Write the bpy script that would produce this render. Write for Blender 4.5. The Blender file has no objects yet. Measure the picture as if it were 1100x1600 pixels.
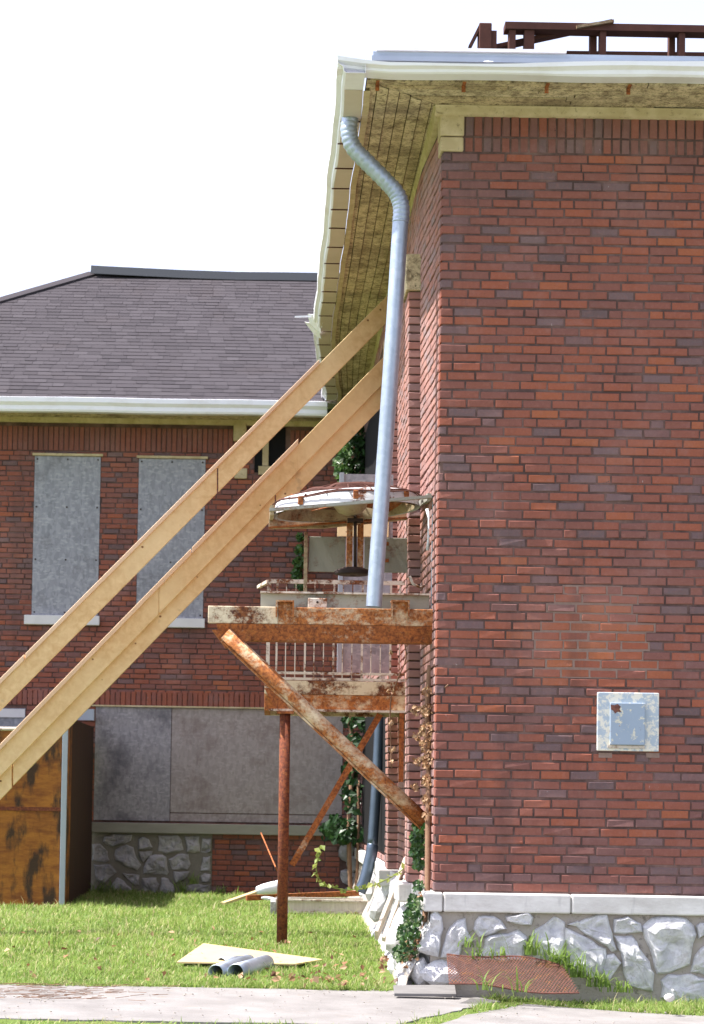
import bpy, math, random
import numpy as np
from mathutils import Vector, Matrix
from mathutils import noise as mnoise
random.seed(7); RNG = np.random.default_rng(7)
scene = bpy.context.scene
col = scene.collection
R = math.radians
# ------------------------------------------------------------------ camera
CAM = Vector((-1.2, -15.6, 1.46)); PITCH = R(3.0); ROLL = R(0.9)
FPX = 216 * 15.6 * math.cos(PITCH)                       # focal length in photo pixels (1100 x 1600)
_F = Vector((0, math.cos(PITCH), math.sin(PITCH))); _R0 = Vector((1, 0, 0)); _U0 = Vector((0, -math.sin(PITCH), math.cos(PITCH)))
_R = _R0 * math.cos(ROLL) + _U0 * math.sin(ROLL); _U = _U0 * math.cos(ROLL) - _R0 * math.sin(ROLL)
_v = Vector((0, 1, 0))
PCX = 420 - FPX * (_v.dot(_R) / _v.dot(_F)); PCY = 1240 + FPX * (_v.dot(_U) / _v.dot(_F))
cam_d = bpy.data.cameras.new('camera'); cam = bpy.data.objects.new('camera', cam_d); col.objects.link(cam)
cam.matrix_world = Matrix(((_R.x, _U.x, -_F.x, CAM.x), (_R.y, _U.y, -_F.y, CAM.y), (_R.z, _U.z, -_F.z, CAM.z), (0, 0, 0, 1)))
cam_d.sensor_fit = 'VERTICAL'; cam_d.sensor_height = 36; cam_d.lens = 36 * FPX / 1600
cam_d.shift_x = (550 - PCX) / 1600; cam_d.shift_y = (PCY - 800) / 1600
cam_d.clip_start = 0.1; cam_d.clip_end = 3000
cam_d.dof.use_dof = True; cam_d.dof.focus_distance = 15.9; cam_d.dof.aperture_fstop = 5.0
scene.camera = cam
# ------------------------------------------------------------------ sky, sun, exposure
SUN = Vector((-0.48, -0.012, 0.87)).normalized()
world = bpy.data.worlds.new('World'); scene.world = world; world.use_nodes = True
wn = world.node_tree.nodes; wl = world.node_tree.links
for n in list(wn): wn.remove(n)
sky = wn.new('ShaderNodeTexSky'); sky.sky_type = 'NISHITA'; sky.sun_disc = False
sky.sun_elevation = math.asin(SUN.z); sky.sun_rotation = math.atan2(SUN.x, SUN.y)
sky.air_density = 1.0; sky.dust_density = 1.5; sky.ozone_density = 1.0
hs = wn.new('ShaderNodeHueSaturation'); hs.inputs['Saturation'].default_value = 0.55; hs.inputs['Value'].default_value = 1.0
bg = wn.new('ShaderNodeBackground'); bg.inputs['Strength'].default_value = 0.15
wo = wn.new('ShaderNodeOutputWorld')
wl.new(sky.outputs[0], hs.inputs['Color']); tn = wn.new('ShaderNodeMix'); tn.data_type = 'RGBA'; tn.blend_type = 'MULTIPLY'; tn.inputs[0].default_value = 1.0; tn.inputs[7].default_value = (1.03, .975, 1.06, 1)
wl.new(hs.outputs[0], tn.inputs[6]); wl.new(tn.outputs[2], bg.inputs['Color']); wl.new(bg.outputs[0], wo.inputs[0])
sd = bpy.data.lights.new('sun', 'SUN'); sd.energy = 5.0; sd.angle = R(0.6); sd.color = (1.0, 0.95, 0.90)
so = bpy.data.objects.new('sun', sd); col.objects.link(so)
so.rotation_euler = SUN.to_track_quat('Z', 'Y').to_euler()
scene.view_settings.view_transform = 'Standard'; scene.view_settings.look = 'None'
scene.view_settings.exposure = 1.22; scene.view_settings.gamma = 1.0

# ------------------------------------------------------------------ helpers
def at(px, py, Y):
    v = _F + _R * ((px - PCX) / FPX) + _U * ((PCY - py) / FPX)
    t = (Y - CAM.y) / v.y
    return CAM + v * t
def sm(a, b, t):
    t = min(1, max(0, (t - a) / (b - a))); return t * t * (3 - 2 * t)
def gz(x, y):                                             # ground height
    return 0.022 - 0.035 * sm(-0.4, 1.7, x) + 0.115 * sm(0.3, 3.6, y)

ORIG = {}
def tag(o, label=None, cat=None, group=None, kind=None):
    if label: o['label'] = label
    if cat: o['category'] = cat
    if group: o['group'] = group
    if kind: o['kind'] = kind
    return o
def link(o, parent=None):
    col.objects.link(o)
    if parent is not None: o.parent = parent
    return o
def thing(name, loc, label, cat, group=None):
    o = bpy.data.objects.new(name, None); col.objects.link(o); o.location = loc
    o.empty_display_size = 0.1
    ORIG[o.name] = Vector(loc)
    return tag(o, label, cat, group)
class MB:
    def __init__(s): s.v = []; s.f = []; s.t = []
    def add(s, vs, fs, tone=0.5):
        b = len(s.v); s.v += [tuple(p) for p in vs]; s.t += [tone] * len(vs)
        s.f += [tuple(i + b for i in f) for f in fs]
    def obox(s, c, u, v, w, tone=0.5):                    # half-axis vectors
        c, u, v, w = map(Vector, (c, u, v, w))
        vs = [c + u * a + v * b + w * d for d in (-1, 1) for b in (-1, 1) for a in (-1, 1)]
        s.add(vs, [(0, 2, 3, 1), (4, 5, 7, 6), (0, 1, 5, 4), (2, 6, 7, 3), (0, 4, 6, 2), (1, 3, 7, 5)], tone)
        return s
    def box(s, x0, x1, y0, y1, z0, z1, tone=0.5):
        return s.obox(((x0 + x1) / 2, (y0 + y1) / 2, (z0 + z1) / 2), ((x1 - x0) / 2, 0, 0), (0, (y1 - y0) / 2, 0), (0, 0, (z1 - z0) / 2), tone)
    def bar(s, p0, p1, w, t, up=(0, 0, 1), tone=0.5):     # w along 'up' (made perpendicular), t sideways
        p0, p1 = Vector(p0), Vector(p1); d = (p1 - p0); a = d.normalized(); up = Vector(up)
        up = (up - a * up.dot(a)).normalized(); sd_ = a.cross(up)
        return s.obox((p0 + p1) / 2, d / 2, sd_ * (t / 2), up * (w / 2), tone)
    def tube(s, path, r, n=10, cap=True, tone=0.5):
        path = [Vector(p) for p in path]; rr = r if hasattr(r, '__len__') else [r] * len(path)
        b = len(s.v); up = None; vs = []
        for i, p in enumerate(path):
            a = (path[min(i + 1, len(path) - 1)] - path[max(i - 1, 0)]).normalized()
            if up is None: up = Vector((0, 0, 1)) if abs(a.z) < .9 else Vector((1, 0, 0))
            up = (up - a * up.dot(a)).normalized(); w = a.cross(up)
            vs += [p + (up * math.cos(2 * math.pi * k / n) + w * math.sin(2 * math.pi * k / n)) * rr[i] for k in range(n)]
        fs = []
        for i in range(len(path) - 1):
            for k in range(n):
                k2 = (k + 1) % n; fs.append((i * n + k, i * n + k2, (i + 1) * n + k2, (i + 1) * n + k))
        if cap: fs.append(tuple(range(n - 1, -1, -1))); fs.append(tuple((len(path) - 1) * n + k for k in range(n)))
        s.add(vs, fs, tone); return s
    def sweep(s, rings, closed=False, tone=0.5):          # rings: equal-length lists of points
        n = len(rings[0]); vs = [p for r_ in rings for p in r_]; fs = []
        for i in range(len(rings) - 1):
            for k in range(n if closed else n - 1):
                k2 = (k + 1) % n; fs.append((i * n + k, i * n + k2, (i + 1) * n + k2, (i + 1) * n + k))
        s.add(vs, fs, tone); return s
    def build(s, name, mat, parent=None, smooth=False, bevel=0, solid=0, kind=None):
        o_ = ORIG.get(parent.name, Vector((0, 0, 0))) if parent is not None else Vector((0, 0, 0))
        me = bpy.data.meshes.new(name)
        me.from_pydata([(x - o_.x, y - o_.y, z - o_.z) for x, y, z in s.v], [], s.f)
        at_ = me.attributes.new('tone', 'FLOAT', 'POINT'); at_.data.foreach_set('value', s.t)
        if smooth: me.polygons.foreach_set('use_smooth', [True] * len(me.polygons))
        me.materials.append(M[mat]); me.update()
        ob = link(bpy.data.objects.new(name, me), parent)
        ORIG[ob.name] = o_
        if solid: m = ob.modifiers.new('solid', 'SOLIDIFY'); m.thickness = solid; m.offset = 0
        if bevel: m = ob.modifiers.new('bevel', 'BEVEL'); m.width = bevel; m.segments = 2; m.limit_method = 'ANGLE'; m.angle_limit = R(40)
        if kind: ob['kind'] = kind
        return ob

# ------------------------------------------------------------------ materials
M = {}
class NT:
    def __init__(s, name, rough=0.8, metal=0.0, spec=0.35):
        m = bpy.data.materials.new(name); m.use_nodes = True; M[name] = m
        s.n = m.node_tree.nodes; s.l = m.node_tree.links; s.b = s.n['Principled BSDF']
        s.b.inputs['Roughness'].default_value = rough; s.b.inputs['Metallic'].default_value = metal
        s.b.inputs['Specular IOR Level'].default_value = spec
        s.pos = s.n.new('ShaderNodeNewGeometry').outputs['Position']
    def noise(s, scale, detail=5, rough=0.6, stretch=None, dist=0.0):
        v = s.pos
        if stretch:
            mp = s.n.new('ShaderNodeVectorMath'); mp.operation = 'MULTIPLY'; s.l.new(v, mp.inputs[0]); mp.inputs[1].default_value = stretch; v = mp.outputs[0]
        t = s.n.new('ShaderNodeTexNoise'); t.inputs['Scale'].default_value = scale; t.inputs['Detail'].default_value = detail
        t.inputs['Roughness'].default_value = rough; t.inputs['Distortion'].default_value = dist
        s.l.new(v, t.inputs['Vector']); return t.outputs['Fac']
    def voro(s, scale, stretch=None, out='Color'):
        v = s.pos
        if stretch:
            mp = s.n.new('ShaderNodeVectorMath'); mp.operation = 'MULTIPLY'; s.l.new(v, mp.inputs[0]); mp.inputs[1].default_value = stretch; v = mp.outputs[0]
        t = s.n.new('ShaderNodeTexVoronoi'); t.inputs['Scale'].default_value = scale; s.l.new(v, t.inputs['Vector'])
        if out == 'Color':
            sp = s.n.new('ShaderNodeSeparateColor'); s.l.new(t.outputs['Color'], sp.inputs[0]); return sp.outputs[0]
        return t.outputs[out]
    def tone(s):
        a = s.n.new('ShaderNodeAttribute'); a.attribute_name = 'tone'; return a.outputs['Fac']
    def ramp(s, fac, stops, const=False):
        r = s.n.new('ShaderNodeValToRGB'); cr = r.color_ramp
        if const: cr.interpolation = 'CONSTANT'
        while len(cr.elements) < len(stops): cr.elements.new(0.5)
        for e, (p, c) in zip(cr.elements, stops):
            e.position = p; e.color = (c, c, c, 1) if not hasattr(c, '__len__') else (*c, 1)
        s.l.new(fac, r.inputs[0]); return r.outputs[0]
    def mix(s, fac, a, b, mode='MIX'):
        m = s.n.new('ShaderNodeMix'); m.data_type = 'RGBA'; m.blend_type = mode; m.clamp_result = False
        if isinstance(fac, (int, float)): m.inputs[0].default_value = fac
        else: s.l.new(fac, m.inputs[0])
        for i, c in ((6, a), (7, b)):
            if hasattr(c, 'is_linked') or hasattr(c, 'links'): s.l.new(c, m.inputs[i])
            else: m.inputs[i].default_value = (*c, 1)
        return m.outputs[2]
    def math(s, op, a, b=None):
        m = s.n.new('ShaderNodeMath'); m.operation = op
        for i, c in enumerate((a, b)):
            if c is None: continue
            if isinstance(c, (int, float)): m.inputs[i].default_value = c
            else: s.l.new(c, m.inputs[i])
        return m.outputs[0]
    def color(s, c):
        if hasattr(c, 'links'): s.l.new(c, s.b.inputs['Base Color'])
        else: s.b.inputs['Base Color'].default_value = (*c, 1)
    def rough(s, c): s.l.new(c, s.b.inputs['Roughness'])
    def bump(s, h, strength=0.4, dist=0.01):
        b = s.n.new('ShaderNodeBump'); b.inputs['Strength'].default_value = strength; b.inputs['Distance'].default_value = dist
        s.l.new(h, b.inputs['Height']); s.l.new(b.outputs[0], s.b.inputs['Normal'])

def mk_brick(name, dust=0.0):
    m = NT(name, 0.9, spec=0.04)
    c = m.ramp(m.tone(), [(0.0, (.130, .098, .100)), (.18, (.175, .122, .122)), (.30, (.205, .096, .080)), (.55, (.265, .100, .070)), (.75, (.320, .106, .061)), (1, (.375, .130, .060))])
    n = m.noise(60, 6, .75); c = m.mix(m.ramp(n, [(.35, .0), (.8, .5)]), c, (.16, .066, .060))
    n2 = m.noise(24, 5, .7); c = m.mix(m.ramp(n2, [(.50, 0), (.75, .35)]), c, (.33, .16, .135))
    n3 = m.noise(1.6, 6, .7, (1.6, 1.6, .6)); c = m.mix(m.ramp(n3, [(.56, 0), (.74, .35)]), c, (.125, .068, .062))
    n5 = m.noise(2.3, 5, .7, (1, 1, 1)); c = m.mix(m.ramp(n5, [(.56, 0), (.72, .3)]), c, (.30, .20, .19))
    n4 = m.noise(30, 3, .6, (1, 1, .35)); c = m.mix(m.ramp(n4, [(.73, 0), (.77, .7)]), c, (.52, .48, .46))
    n6 = m.noise(55, 3, .6); c = m.mix(m.ramp(n6, [(.70, 0), (.74, .8)]), c, (.055, .035, .035))
    n7 = m.noise(1.0, 6, .65, (3.2, 3.2, .22)); c = m.mix(m.ramp(n7, [(.54, 0), (.68, .42)]), c, (.10, .060, .054))
    n8 = m.noise(.9, 5, .6); c = m.mix(m.ramp(n8, [(.52, 0), (.66, .22)]), c, (.34, .22, .20))
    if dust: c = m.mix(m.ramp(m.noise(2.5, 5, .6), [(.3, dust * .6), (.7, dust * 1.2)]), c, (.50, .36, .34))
    m.color(c); m.bump(m.noise(90, 6, .75), .55, .005); return m
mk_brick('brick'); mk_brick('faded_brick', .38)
m = NT('mortar', .95, spec=.15)
m.color(m.mix(m.ramp(m.noise(3.5, 7, .7), [(.42, 0), (.66, 1)]), (.085, .054, .048), (.20, .125, .108))); m.bump(m.noise(160, 4), .6, .004)
m = NT('pale_mortar', .95, spec=.15)
m.color(m.mix(m.noise(22, 4), (.19, .125, .10), (.30, .215, .18))); m.bump(m.noise(160, 4), .6, .004)
m = NT('stone', .97, spec=.03)
n = m.noise(9, 7, .65, None, .6)
c = m.mix(m.ramp(n, [(.35, 0), (.62, 1)]), (.60, .60, .62), (.86, .86, .86))
c = m.mix(m.ramp(m.noise(26, 6, .75, None, 1.0), [(.58, 0), (.68, .6)]), c, (.30, .30, .32))
c = m.mix(m.ramp(m.noise(4.5, 5, .7), [(.58, 0), (.72, .45)]), c, (.34, .27, .20))
c = m.mix(m.ramp(m.noise(70, 5, .75), [(.56, 0), (.70, .4)]), c, (.42, .41, .40)); m.color(c); m.bump(m.noise(20, 12, .78, None, .4), 1.0, .035)
m = NT('grey_stone', .97, spec=.04)
c = m.mix(m.ramp(m.noise(5, 6), [(.35, 0), (.65, 1)]), (.24, .235, .235), (.46, .45, .44))
c = m.mix(m.ramp(m.noise(18, 6, .7), [(.55, 0), (.7, .6)]), c, (.10, .10, .085))
m.color(c); m.bump(m.noise(18, 7, .7), .9, .03)
m = NT('stone_mortar', .95, spec=.15)
c = m.mix(m.noise(8, 6), (.30, .265, .225), (.46, .42, .37)); m.color(m.mix(m.ramp(m.noise(20, 5), [(.58, 0), (.7, .7)]), c, (.10, .09, .08))); m.bump(m.noise(50, 6), .8, .012)
m = NT('grey_mortar', .95, spec=.15)
m.color(m.mix(m.noise(10, 5), (.13, .12, .10), (.27, .25, .20))); m.bump(m.noise(50, 6), .8, .012)
m = NT('limestone', .92, spec=.08)
c = m.mix(m.ramp(m.noise(3, 6, .7, (1, 1, 3)), [(.35, 0), (.7, 1)]), (.52, .50, .47), (.72, .71, .68))
c = m.mix(m.ramp(m.noise(6, 5, .7, (2.5, 2.5, .4)), [(.58, 0), (.72, .55)]), c, (.30, .29, .29)); m.color(c); m.bump(m.noise(60, 5), .35, .005)
m = NT('old_cream_paint', .8, spec=.25)                    # weathered soffit boards
c = m.mix(m.tone(), (.56, .45, .27), (.70, .60, .40))
c = m.mix(m.ramp(m.noise(11, 7, .8), [(.47, 0), (.62, .85)]), c, (.16, .115, .066))
c = m.mix(m.ramp(m.noise(42, 5, .75), [(.52, 0), (.64, .8)]), c, (.06, .045, .024))
c = m.mix(m.ramp(m.noise(2.2, 4, .6), [(.48, 0), (.64, .6)]), c, (.13, .098, .06)); m.color(c); m.bump(m.noise(70, 5), .6, .006)
m = NT('cream_trim', .7, spec=.3)
c = m.mix(m.ramp(m.noise(6, 5), [(.4, 0), (.7, 1)]), (.44, .355, .20), (.58, .49, .31))
c = m.mix(m.ramp(m.noise(20, 6, .8), [(.56, 0), (.68, .7)]), c, (.16, .12, .06)); m.color(c); m.bump(m.noise(50, 5), .4, .004)
m = NT('white_gutter', .42, spec=.45)
c = m.mix(m.ramp(m.noise(2.5, 5, .65, (1, 1, 2)), [(.50, 0), (.78, .6)]), (.80, .81, .85), (.60, .57, .54)); m.color(c); m.bump(m.noise(3, 3), .5, .012)
m = NT('gutter_bottom', .55)
m.color(m.mix(m.noise(4, 5), (.48, .42, .34), (.62, .56, .47)))
m = NT('galvanised', .34, .85, .5)
c = m.mix(m.voro(30), (.36, .42, .50), (.43, .49, .57)); c = m.mix(m.ramp(m.noise(3, 6, .65, (1.5, 1.5, .5)), [(.48, 0), (.68, .5)]), c, (.28, .33, .40)); m.color(c)
m.rough(m.ramp(m.noise(9, 4), [(.3, .44), (.7, .58)]))
m = NT('shaded_blue_metal', .4, .6); m.color(m.mix(m.noise(5, 4), (.06, .085, .12), (.14, .18, .24)))  # metal colour darkened to stand in for shade at the inner corner
m = NT('weathered_wood', .88); m.color(m.mix(m.noise(4, 7, .65, (1.5, 10, 10)), (.11, .105, .10), (.23, .22, .21)))
m = NT('blue_flashing', .5, .3); m.color(m.mix(m.noise(4, 4), (.30, .35, .43), (.40, .46, .55)))
m = NT('rust_timber', .85, spec=.2); m.color(m.mix(m.noise(8, 6, .7), (.050, .022, .018), (.13, .055, .040))); m.bump(m.noise(60, 4), .4, .004)
m = NT('dark_iron', .7, .3); m.color(m.mix(m.noise(12, 5), (.018, .013, .012), (.06, .035, .025)))
def mk_rust(name, paint, lo, hi, sc=6.0, rust1=(.20, .065, .020), rust2=(.060, .020, .011)):
    m = NT(name, .72, .0, .3)
    r = m.mix(m.ramp(m.noise(sc * 3, 6, .7), [(.38, 0), (.62, 1)]), rust1, rust2)
    r = m.mix(m.ramp(m.noise(sc * 1.7, 6, .7), [(.55, 0), (.75, .8)]), r, (.36, .15, .04))
    p = m.mix(m.noise(sc * .8, 4), paint, tuple(x * .72 for x in paint))
    k0 = m.noise(sc, 10, .80, (.8, 1, 1)); k1 = m.noise(sc * .28, 3, .5); k = m.ramp(m.math('ADD', m.math('MULTIPLY', k0, .62), m.math('MULTIPLY', k1, .38)), [(lo, 0), (hi, 1)])
    m.color(m.mix(k, p, r)); m.bump(m.noise(sc * 10, 5, .7), .5, .004); m.rough(m.ramp(k, [(0, .55), (1, .88)]))
mk_rust('rusty_cream', (.68, .58, .40), .47, .55, 11)
mk_rust('rusty_mid', (.66, .53, .34), .40, .52, 14, (.44, .155, .040), (.16, .050, .018))
mk_rust('rusty_light', (.66, .59, .50), .49, .57, 14)
mk_rust('rusty_deep', (.58, .46, .32), .32, .44, 13, (.38, .125, .034), (.13, .040, .017))
mk_rust('rusty_dark', (.50, .40, .28), .28, .38, 12, (.20, .058, .024), (.075, .022, .014))
mk_rust('rusty_grey', (.34, .34, .29), .53, .62, 8)
mk_rust('grey_green_panel', (.30, .30, .24), .545, .64, 6)
mk_rust('rusty_white', (.62, .63, .64), .53, .59, 10)
mk_rust('rusty_tan', (.44, .36, .22), .46, .60, 9)
mk_rust('rust_mesh', (.22, .10, .08), .2, .4, 9, (.175, .072, .052), (.10, .042, .032))
m = NT('lumber', .62, spec=.3)
g = m.noise(2.2, 7, .6, (7, 1, 7), .4)
c = m.mix(m.ramp(g, [(.35, 0), (.68, 1)]), (.70, .48, .23), (.84, .63, .34))
c = m.mix(m.ramp(m.noise(1.1, 3), [(.42, 0), (.7, .7)]), c, (.88, .72, .42))
k = m.ramp(m.voro(5.2, (1.0, 1.7, 1.3), 'Distance'), [(.045, 1), (.085, 0)]); c = m.mix(k, c, (.20, .085, .03))
c = m.mix(m.ramp(m.noise(3.5, 4, .6), [(.66, 0), (.76, .55)]), c, (.34, .25, .16)); m.color(c); m.bump(g, .25, .003)
m = NT('lumber_edge', .65, spec=.3); m.color(m.mix(m.noise(3, 5), (.78, .54, .36), (.86, .66, .46)))
m = NT('pale_old_wood', .85); m.color(m.mix(m.noise(3, 7, .65, (12, 12, 1.2)), (.40, .33, .26), (.72, .66, .58))); m.bump(m.noise(8, 5, .6, (9, 9, 1)), .5, .006)
m = NT('yellow_board', .8); m.color(m.mix(m.noise(3, 4), (.44, .33, .16), (.58, .46, .26)))
m = NT('shingle', .92, spec=.2)
c = m.ramp(m.tone(), [(0, (.030, .027, .031)), (.5, (.045, .040, .045)), (1, (.062, .056, .062))])
c = m.mix(m.ramp(m.noise(90, 3), [(.4, 0), (.75, .5)]), c, (.065, .054, .06)); c = m.mix(m.ramp(m.noise(1.2, 5), [(.55, 0), (.75, .3)]), c, (.055, .042, .04)); m.color(c); m.bump(m.noise(200, 3), .5, .003)
m = NT('ridge_metal', .6, .2); m.color((.035, .04, .048))
def mk_osb(name, a, b, d, dirt=(.10, .095, .10), lo=.55):
    m = NT(name, .85, spec=.2)
    c = m.mix(m.voro(34, (1, 1, .45)), a, b); c = m.mix(m.ramp(m.voro(46, (.5, 1, 1)), [(.7, 0), (1, .6)]), c, d)
    c = m.mix(m.ramp(m.noise(2.6, 6, .65), [(lo, 0), (lo + .2, .7)]), c, dirt); m.color(c); m.bump(m.voro(34, (1, 1, .45)), .3, .003)
mk_osb('grey_board', (.235, .245, .275), (.33, .34, .375), (.43, .44, .47))
mk_osb('dirty_board', (.23, .22, .23), (.32, .305, .31), (.40, .38, .385), (.09, .085, .10), .48)
mk_osb('brown_board', (.27, .235, .22), (.345, .305, .285), (.40, .36, .34), (.17, .125, .11), .50)
m = NT('stained_plywood', .7, spec=.3)
c = m.mix(m.ramp(m.noise(3, 7, .7, (1.2, 1, 4)), [(.35, 0), (.65, 1)]), (.17, .055, .012), (.36, .145, .022))
c = m.mix(m.ramp(m.noise(3.4, 6, .62, (2.0, 1, .7)), [(.48, 0), (.62, .9)]), c, (.022, .017, .012)); m.color(c); m.bump(m.noise(14, 5, .6, (1, 1, 3)), .4, .006)
m = NT('dark_board', .85); m.color(m.mix(m.noise(2.5, 5, .6, (1, 3, .4)), (.022, .017, .013), (.075, .032, .015)))
m = NT('blue_grey_paint', .6); m.color(m.mix(m.noise(5, 4), (.27, .32, .37), (.36, .41, .46)))
m = NT('sill_white', .7); m.color(m.mix(m.noise(6, 5), (.56, .56, .56), (.72, .72, .72)))
m = NT('sill_olive', .8); m.color(m.mix(m.noise(4, 5, .6, (1, 1, 3)), (.20, .195, .15), (.33, .32, .26)))
m = NT('near_black', .95, spec=.1); m.color((.012, .012, .013))  # near-black; the opening panels use it as painted recess shade
m = NT('peeling_blue', .6, spec=.35)
p = m.mix(m.ramp(m.noise(17, 6, .7), [(.56, 0), (.60, 1)]), (.27, .34, .42), (.58, .56, .44))
p = m.mix(m.ramp(m.noise(9, 6, .7), [(.62, 0), (.65, 1)]), p, (.15, .05, .035)); m.color(p); m.bump(m.noise(17, 6, .7), .5, .003)
m = NT('peeling_pale', .6, spec=.35)
p = m.mix(m.ramp(m.noise(19, 6, .7), [(.46, 0), (.54, 1)]), (.36, .43, .49), (.66, .64, .55)); m.color(p); m.bump(m.noise(19, 6, .7), .5, .003)
m = NT('concrete', .9, spec=.25)
c = m.mix(m.ramp(m.noise(2, 7, .65), [(.35, 0), (.68, 1)]), (.185, .176, .168), (.268, .256, .246))
c = m.mix(m.ramp(m.noise(75, 4, .7), [(.52, 0), (.72, .55)]), c, (.12, .108, .10))
c = m.mix(m.ramp(m.noise(5, 6, .7), [(.60, 0), (.72, .5)]), c, (.22, .165, .11)); m.color(c); m.bump(m.noise(95, 5, .7), .7, .005)
m = NT('soil', .95, spec=.1)
c = m.mix(m.ramp(m.noise(1.3, 6), [(.4, 0), (.65, 1)]), (.10, .15, .035), (.15, .19, .05)); c = m.mix(m.ramp(m.noise(6, 6, .7), [(.55, 0), (.7, .8)]), c, (.17, .125, .070)); m.color(c); m.bump(m.noise(30, 5), .8, .03)
def mk_leaf(name, stops, trans=.35, rough=.55):
    m = NT(name, rough, spec=.35); c = m.ramp(m.tone(), stops); m.color(c)
    t = m.n.new('ShaderNodeBsdfTranslucent'); m.l.new(c, t.inputs[0]); a = m.n.new('ShaderNodeMixShader'); a.inputs[0].default_value = trans
    o = m.n['Material Output']; m.l.new(m.b.outputs[0], a.inputs[1]); m.l.new(t.outputs[0], a.inputs[2]); m.l.new(a.outputs[0], o.inputs[0])
mk_leaf('grass', [(0, (.11, .19, .035)), (.45, (.22, .33, .068)), (.8, (.34, .43, .12)), (1, (.52, .47, .25))], .5)
mk_leaf('ivy', [(0, (.014, .040, .012)), (.5, (.032, .085, .022)), (.85, (.075, .15, .030)), (1, (.22, .26, .16))], .3, .4)
mk_leaf('dry_leaf', [(0, (.10, .045, .025)), (.5, (.28, .14, .065)), (1, (.46, .32, .18))], .25)
mk_leaf('young_leaf', [(0, (.16, .22, .04)), (1, (.34, .38, .10))], .4)
m = NT('vine_bark', .9); m.color(m.mix(m.noise(20, 5), (.16, .085, .05), (.30, .18, .11))); m.bump(m.noise(80, 4), .6, .006)
m = NT('bucket_white', .4); m.color(m.mix(m.noise(9, 4), (.60, .66, .74), (.80, .82, .85)))

# ------------------------------------------------------------------ brick laying
COURSE = 0.0677; BL = 0.2035; JT = 0.0105
def tone_pick(bias=0.0):
    r = random.random()
    if r < .13: t = random.uniform(.02, .22)
    elif r < .80: t = random.uniform(.30, .66)
    elif r < .95: t = random.uniform(.60, .76)
    else: t = random.uniform(.76, .92)
    return min(1, max(0, t + bias))
def brick_geo(w, h, d, j=0.0, rn=random):
    """local brick: x 0..w, z 0..h, front at y=0, back at y=d; chamfered front edges (18 triangles)"""
    c = .004
    j = j * (2.6 if rn.random() < .18 else 1.25)
    f = [(c + rn.uniform(0, j), rn.uniform(-j, j) * .5, c + rn.uniform(0, j)), (w - c - rn.uniform(0, j), rn.uniform(-j, j) * .5, c + rn.uniform(0, j)),
         (w - c - rn.uniform(0, j), rn.uniform(-j, j) * .5, h - c - rn.uniform(0, j)), (c + rn.uniform(0, j), rn.uniform(-j, j) * .5, h - c - rn.uniform(0, j))]
    e = [(rn.uniform(0, j) * .6, c, rn.uniform(0, j) * .6), (w - rn.uniform(0, j) * .6, c, rn.uniform(0, j) * .6), (w - rn.uniform(0, j) * .6, c, h - rn.uniform(0, j) * .6), (rn.uniform(0, j) * .6, c, h - rn.uniform(0, j) * .6)]
    b = [(0, d, 0), (w, d, 0), (w, d, h), (0, d, h)]
    fs = [(0, 1, 2, 3)]
    for k in range(4):
        k2 = (k + 1) % 4; fs.append((4 + k, 4 + k2, k2, k)); fs.append((8 + k, 8 + k2, 4 + k2, 4 + k))
    return f + e + b, fs
def lay(u0, u1, z0, z1, openings=(), start_cut=None, flem=6, bias=lambda u, z: 0.0):
    """list of (u, z, w, h, tone) for running bond with a Flemish course every 'flem'"""
    out = []; n = int(round((z1 - z0) / COURSE)); ch = (z1 - z0) / n
    for r in range(n):
        z = z0 + r * ch + .0025 * math.sin(r * 2.7); h = ch - JT
        u = u0 - (0 if r % 2 == 0 else BL / 2) - (random.choice((0, 0, .03, .06)) if flem else 0); k = r
        seq = []
        while u < u1:
            w = (BL if not (flem and r % flem == 2 and k % 2 == 0) else BL / 2) * random.choice((.955, .97, .985, 1, 1, 1.015, 1.03, 1.045))
            seq.append((u, u + w - JT)); u += w; k += 1
        for a, b in seq:
            a, b = max(a, u0), min(b, u1)
            segs = [(a, b)]
            for (o0, o1, q0, q1) in openings:
                if z + h > q0 + .01 and z < q1 - .01:
                    ns = []
                    for s0, s1 in segs:
                        if o1 <= s0 or o0 >= s1: ns.append((s0, s1)); continue
                        if s0 < o0 - JT: ns.append((s0, o0 - .002))
                        if s1 > o1 + JT: ns.append((o1 + .002, s1))
                    segs = ns
            for s0, s1 in segs:
                if s1 - s0 > .025: out.append((s0, z + JT / 2 + random.uniform(-.0016, .0016), s1 - s0 + random.choice((0, 0, 0, .003)), h + random.choice((-.002, 0, 0, .001)), tone_pick(bias((s0 + s1) / 2, z))))
    return out
def bricks_mesh(lst, mapf, depth=.03, j=.003, pj=.0025):
    mb = MB()
    for (u, z, w, h, t) in lst:
        vs, fs = brick_geo(w, h, depth, j); dy = random.uniform(-pj, pj)
        mb.add([mapf(u + x, y + dy, z + q) for x, y, q in vs], fs, t)
    return mb
BRICKMESH = {}
def brick_object(u, z, w, h, t, Y, parent, o_, depth=.03):
    key = (round(w, 3), round(h, 3), round(t * 15), random.randrange(3), depth)
    if key not in BRICKMESH:
        vs, fs = brick_geo(key[0], key[1], depth, .0035); me = bpy.data.meshes.new('brick'); me.from_pydata(vs, [], fs)
        a = me.attributes.new('tone', 'FLOAT', 'POINT'); a.data.foreach_set('value', [key[2] / 15] * len(vs)); me.materials.append(M['brick']); BRICKMESH[key] = me
    ob = link(bpy.data.objects.new('brick', BRICKMESH[key]), parent)
    ob.location = (u - o_.x, Y + random.uniform(-.003, .003) - o_.y, z - o_.z)
    ob.rotation_euler = (random.uniform(-.006, .006), random.uniform(-.010, .010), random.uniform(-.008, .008))
    return ob
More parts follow.
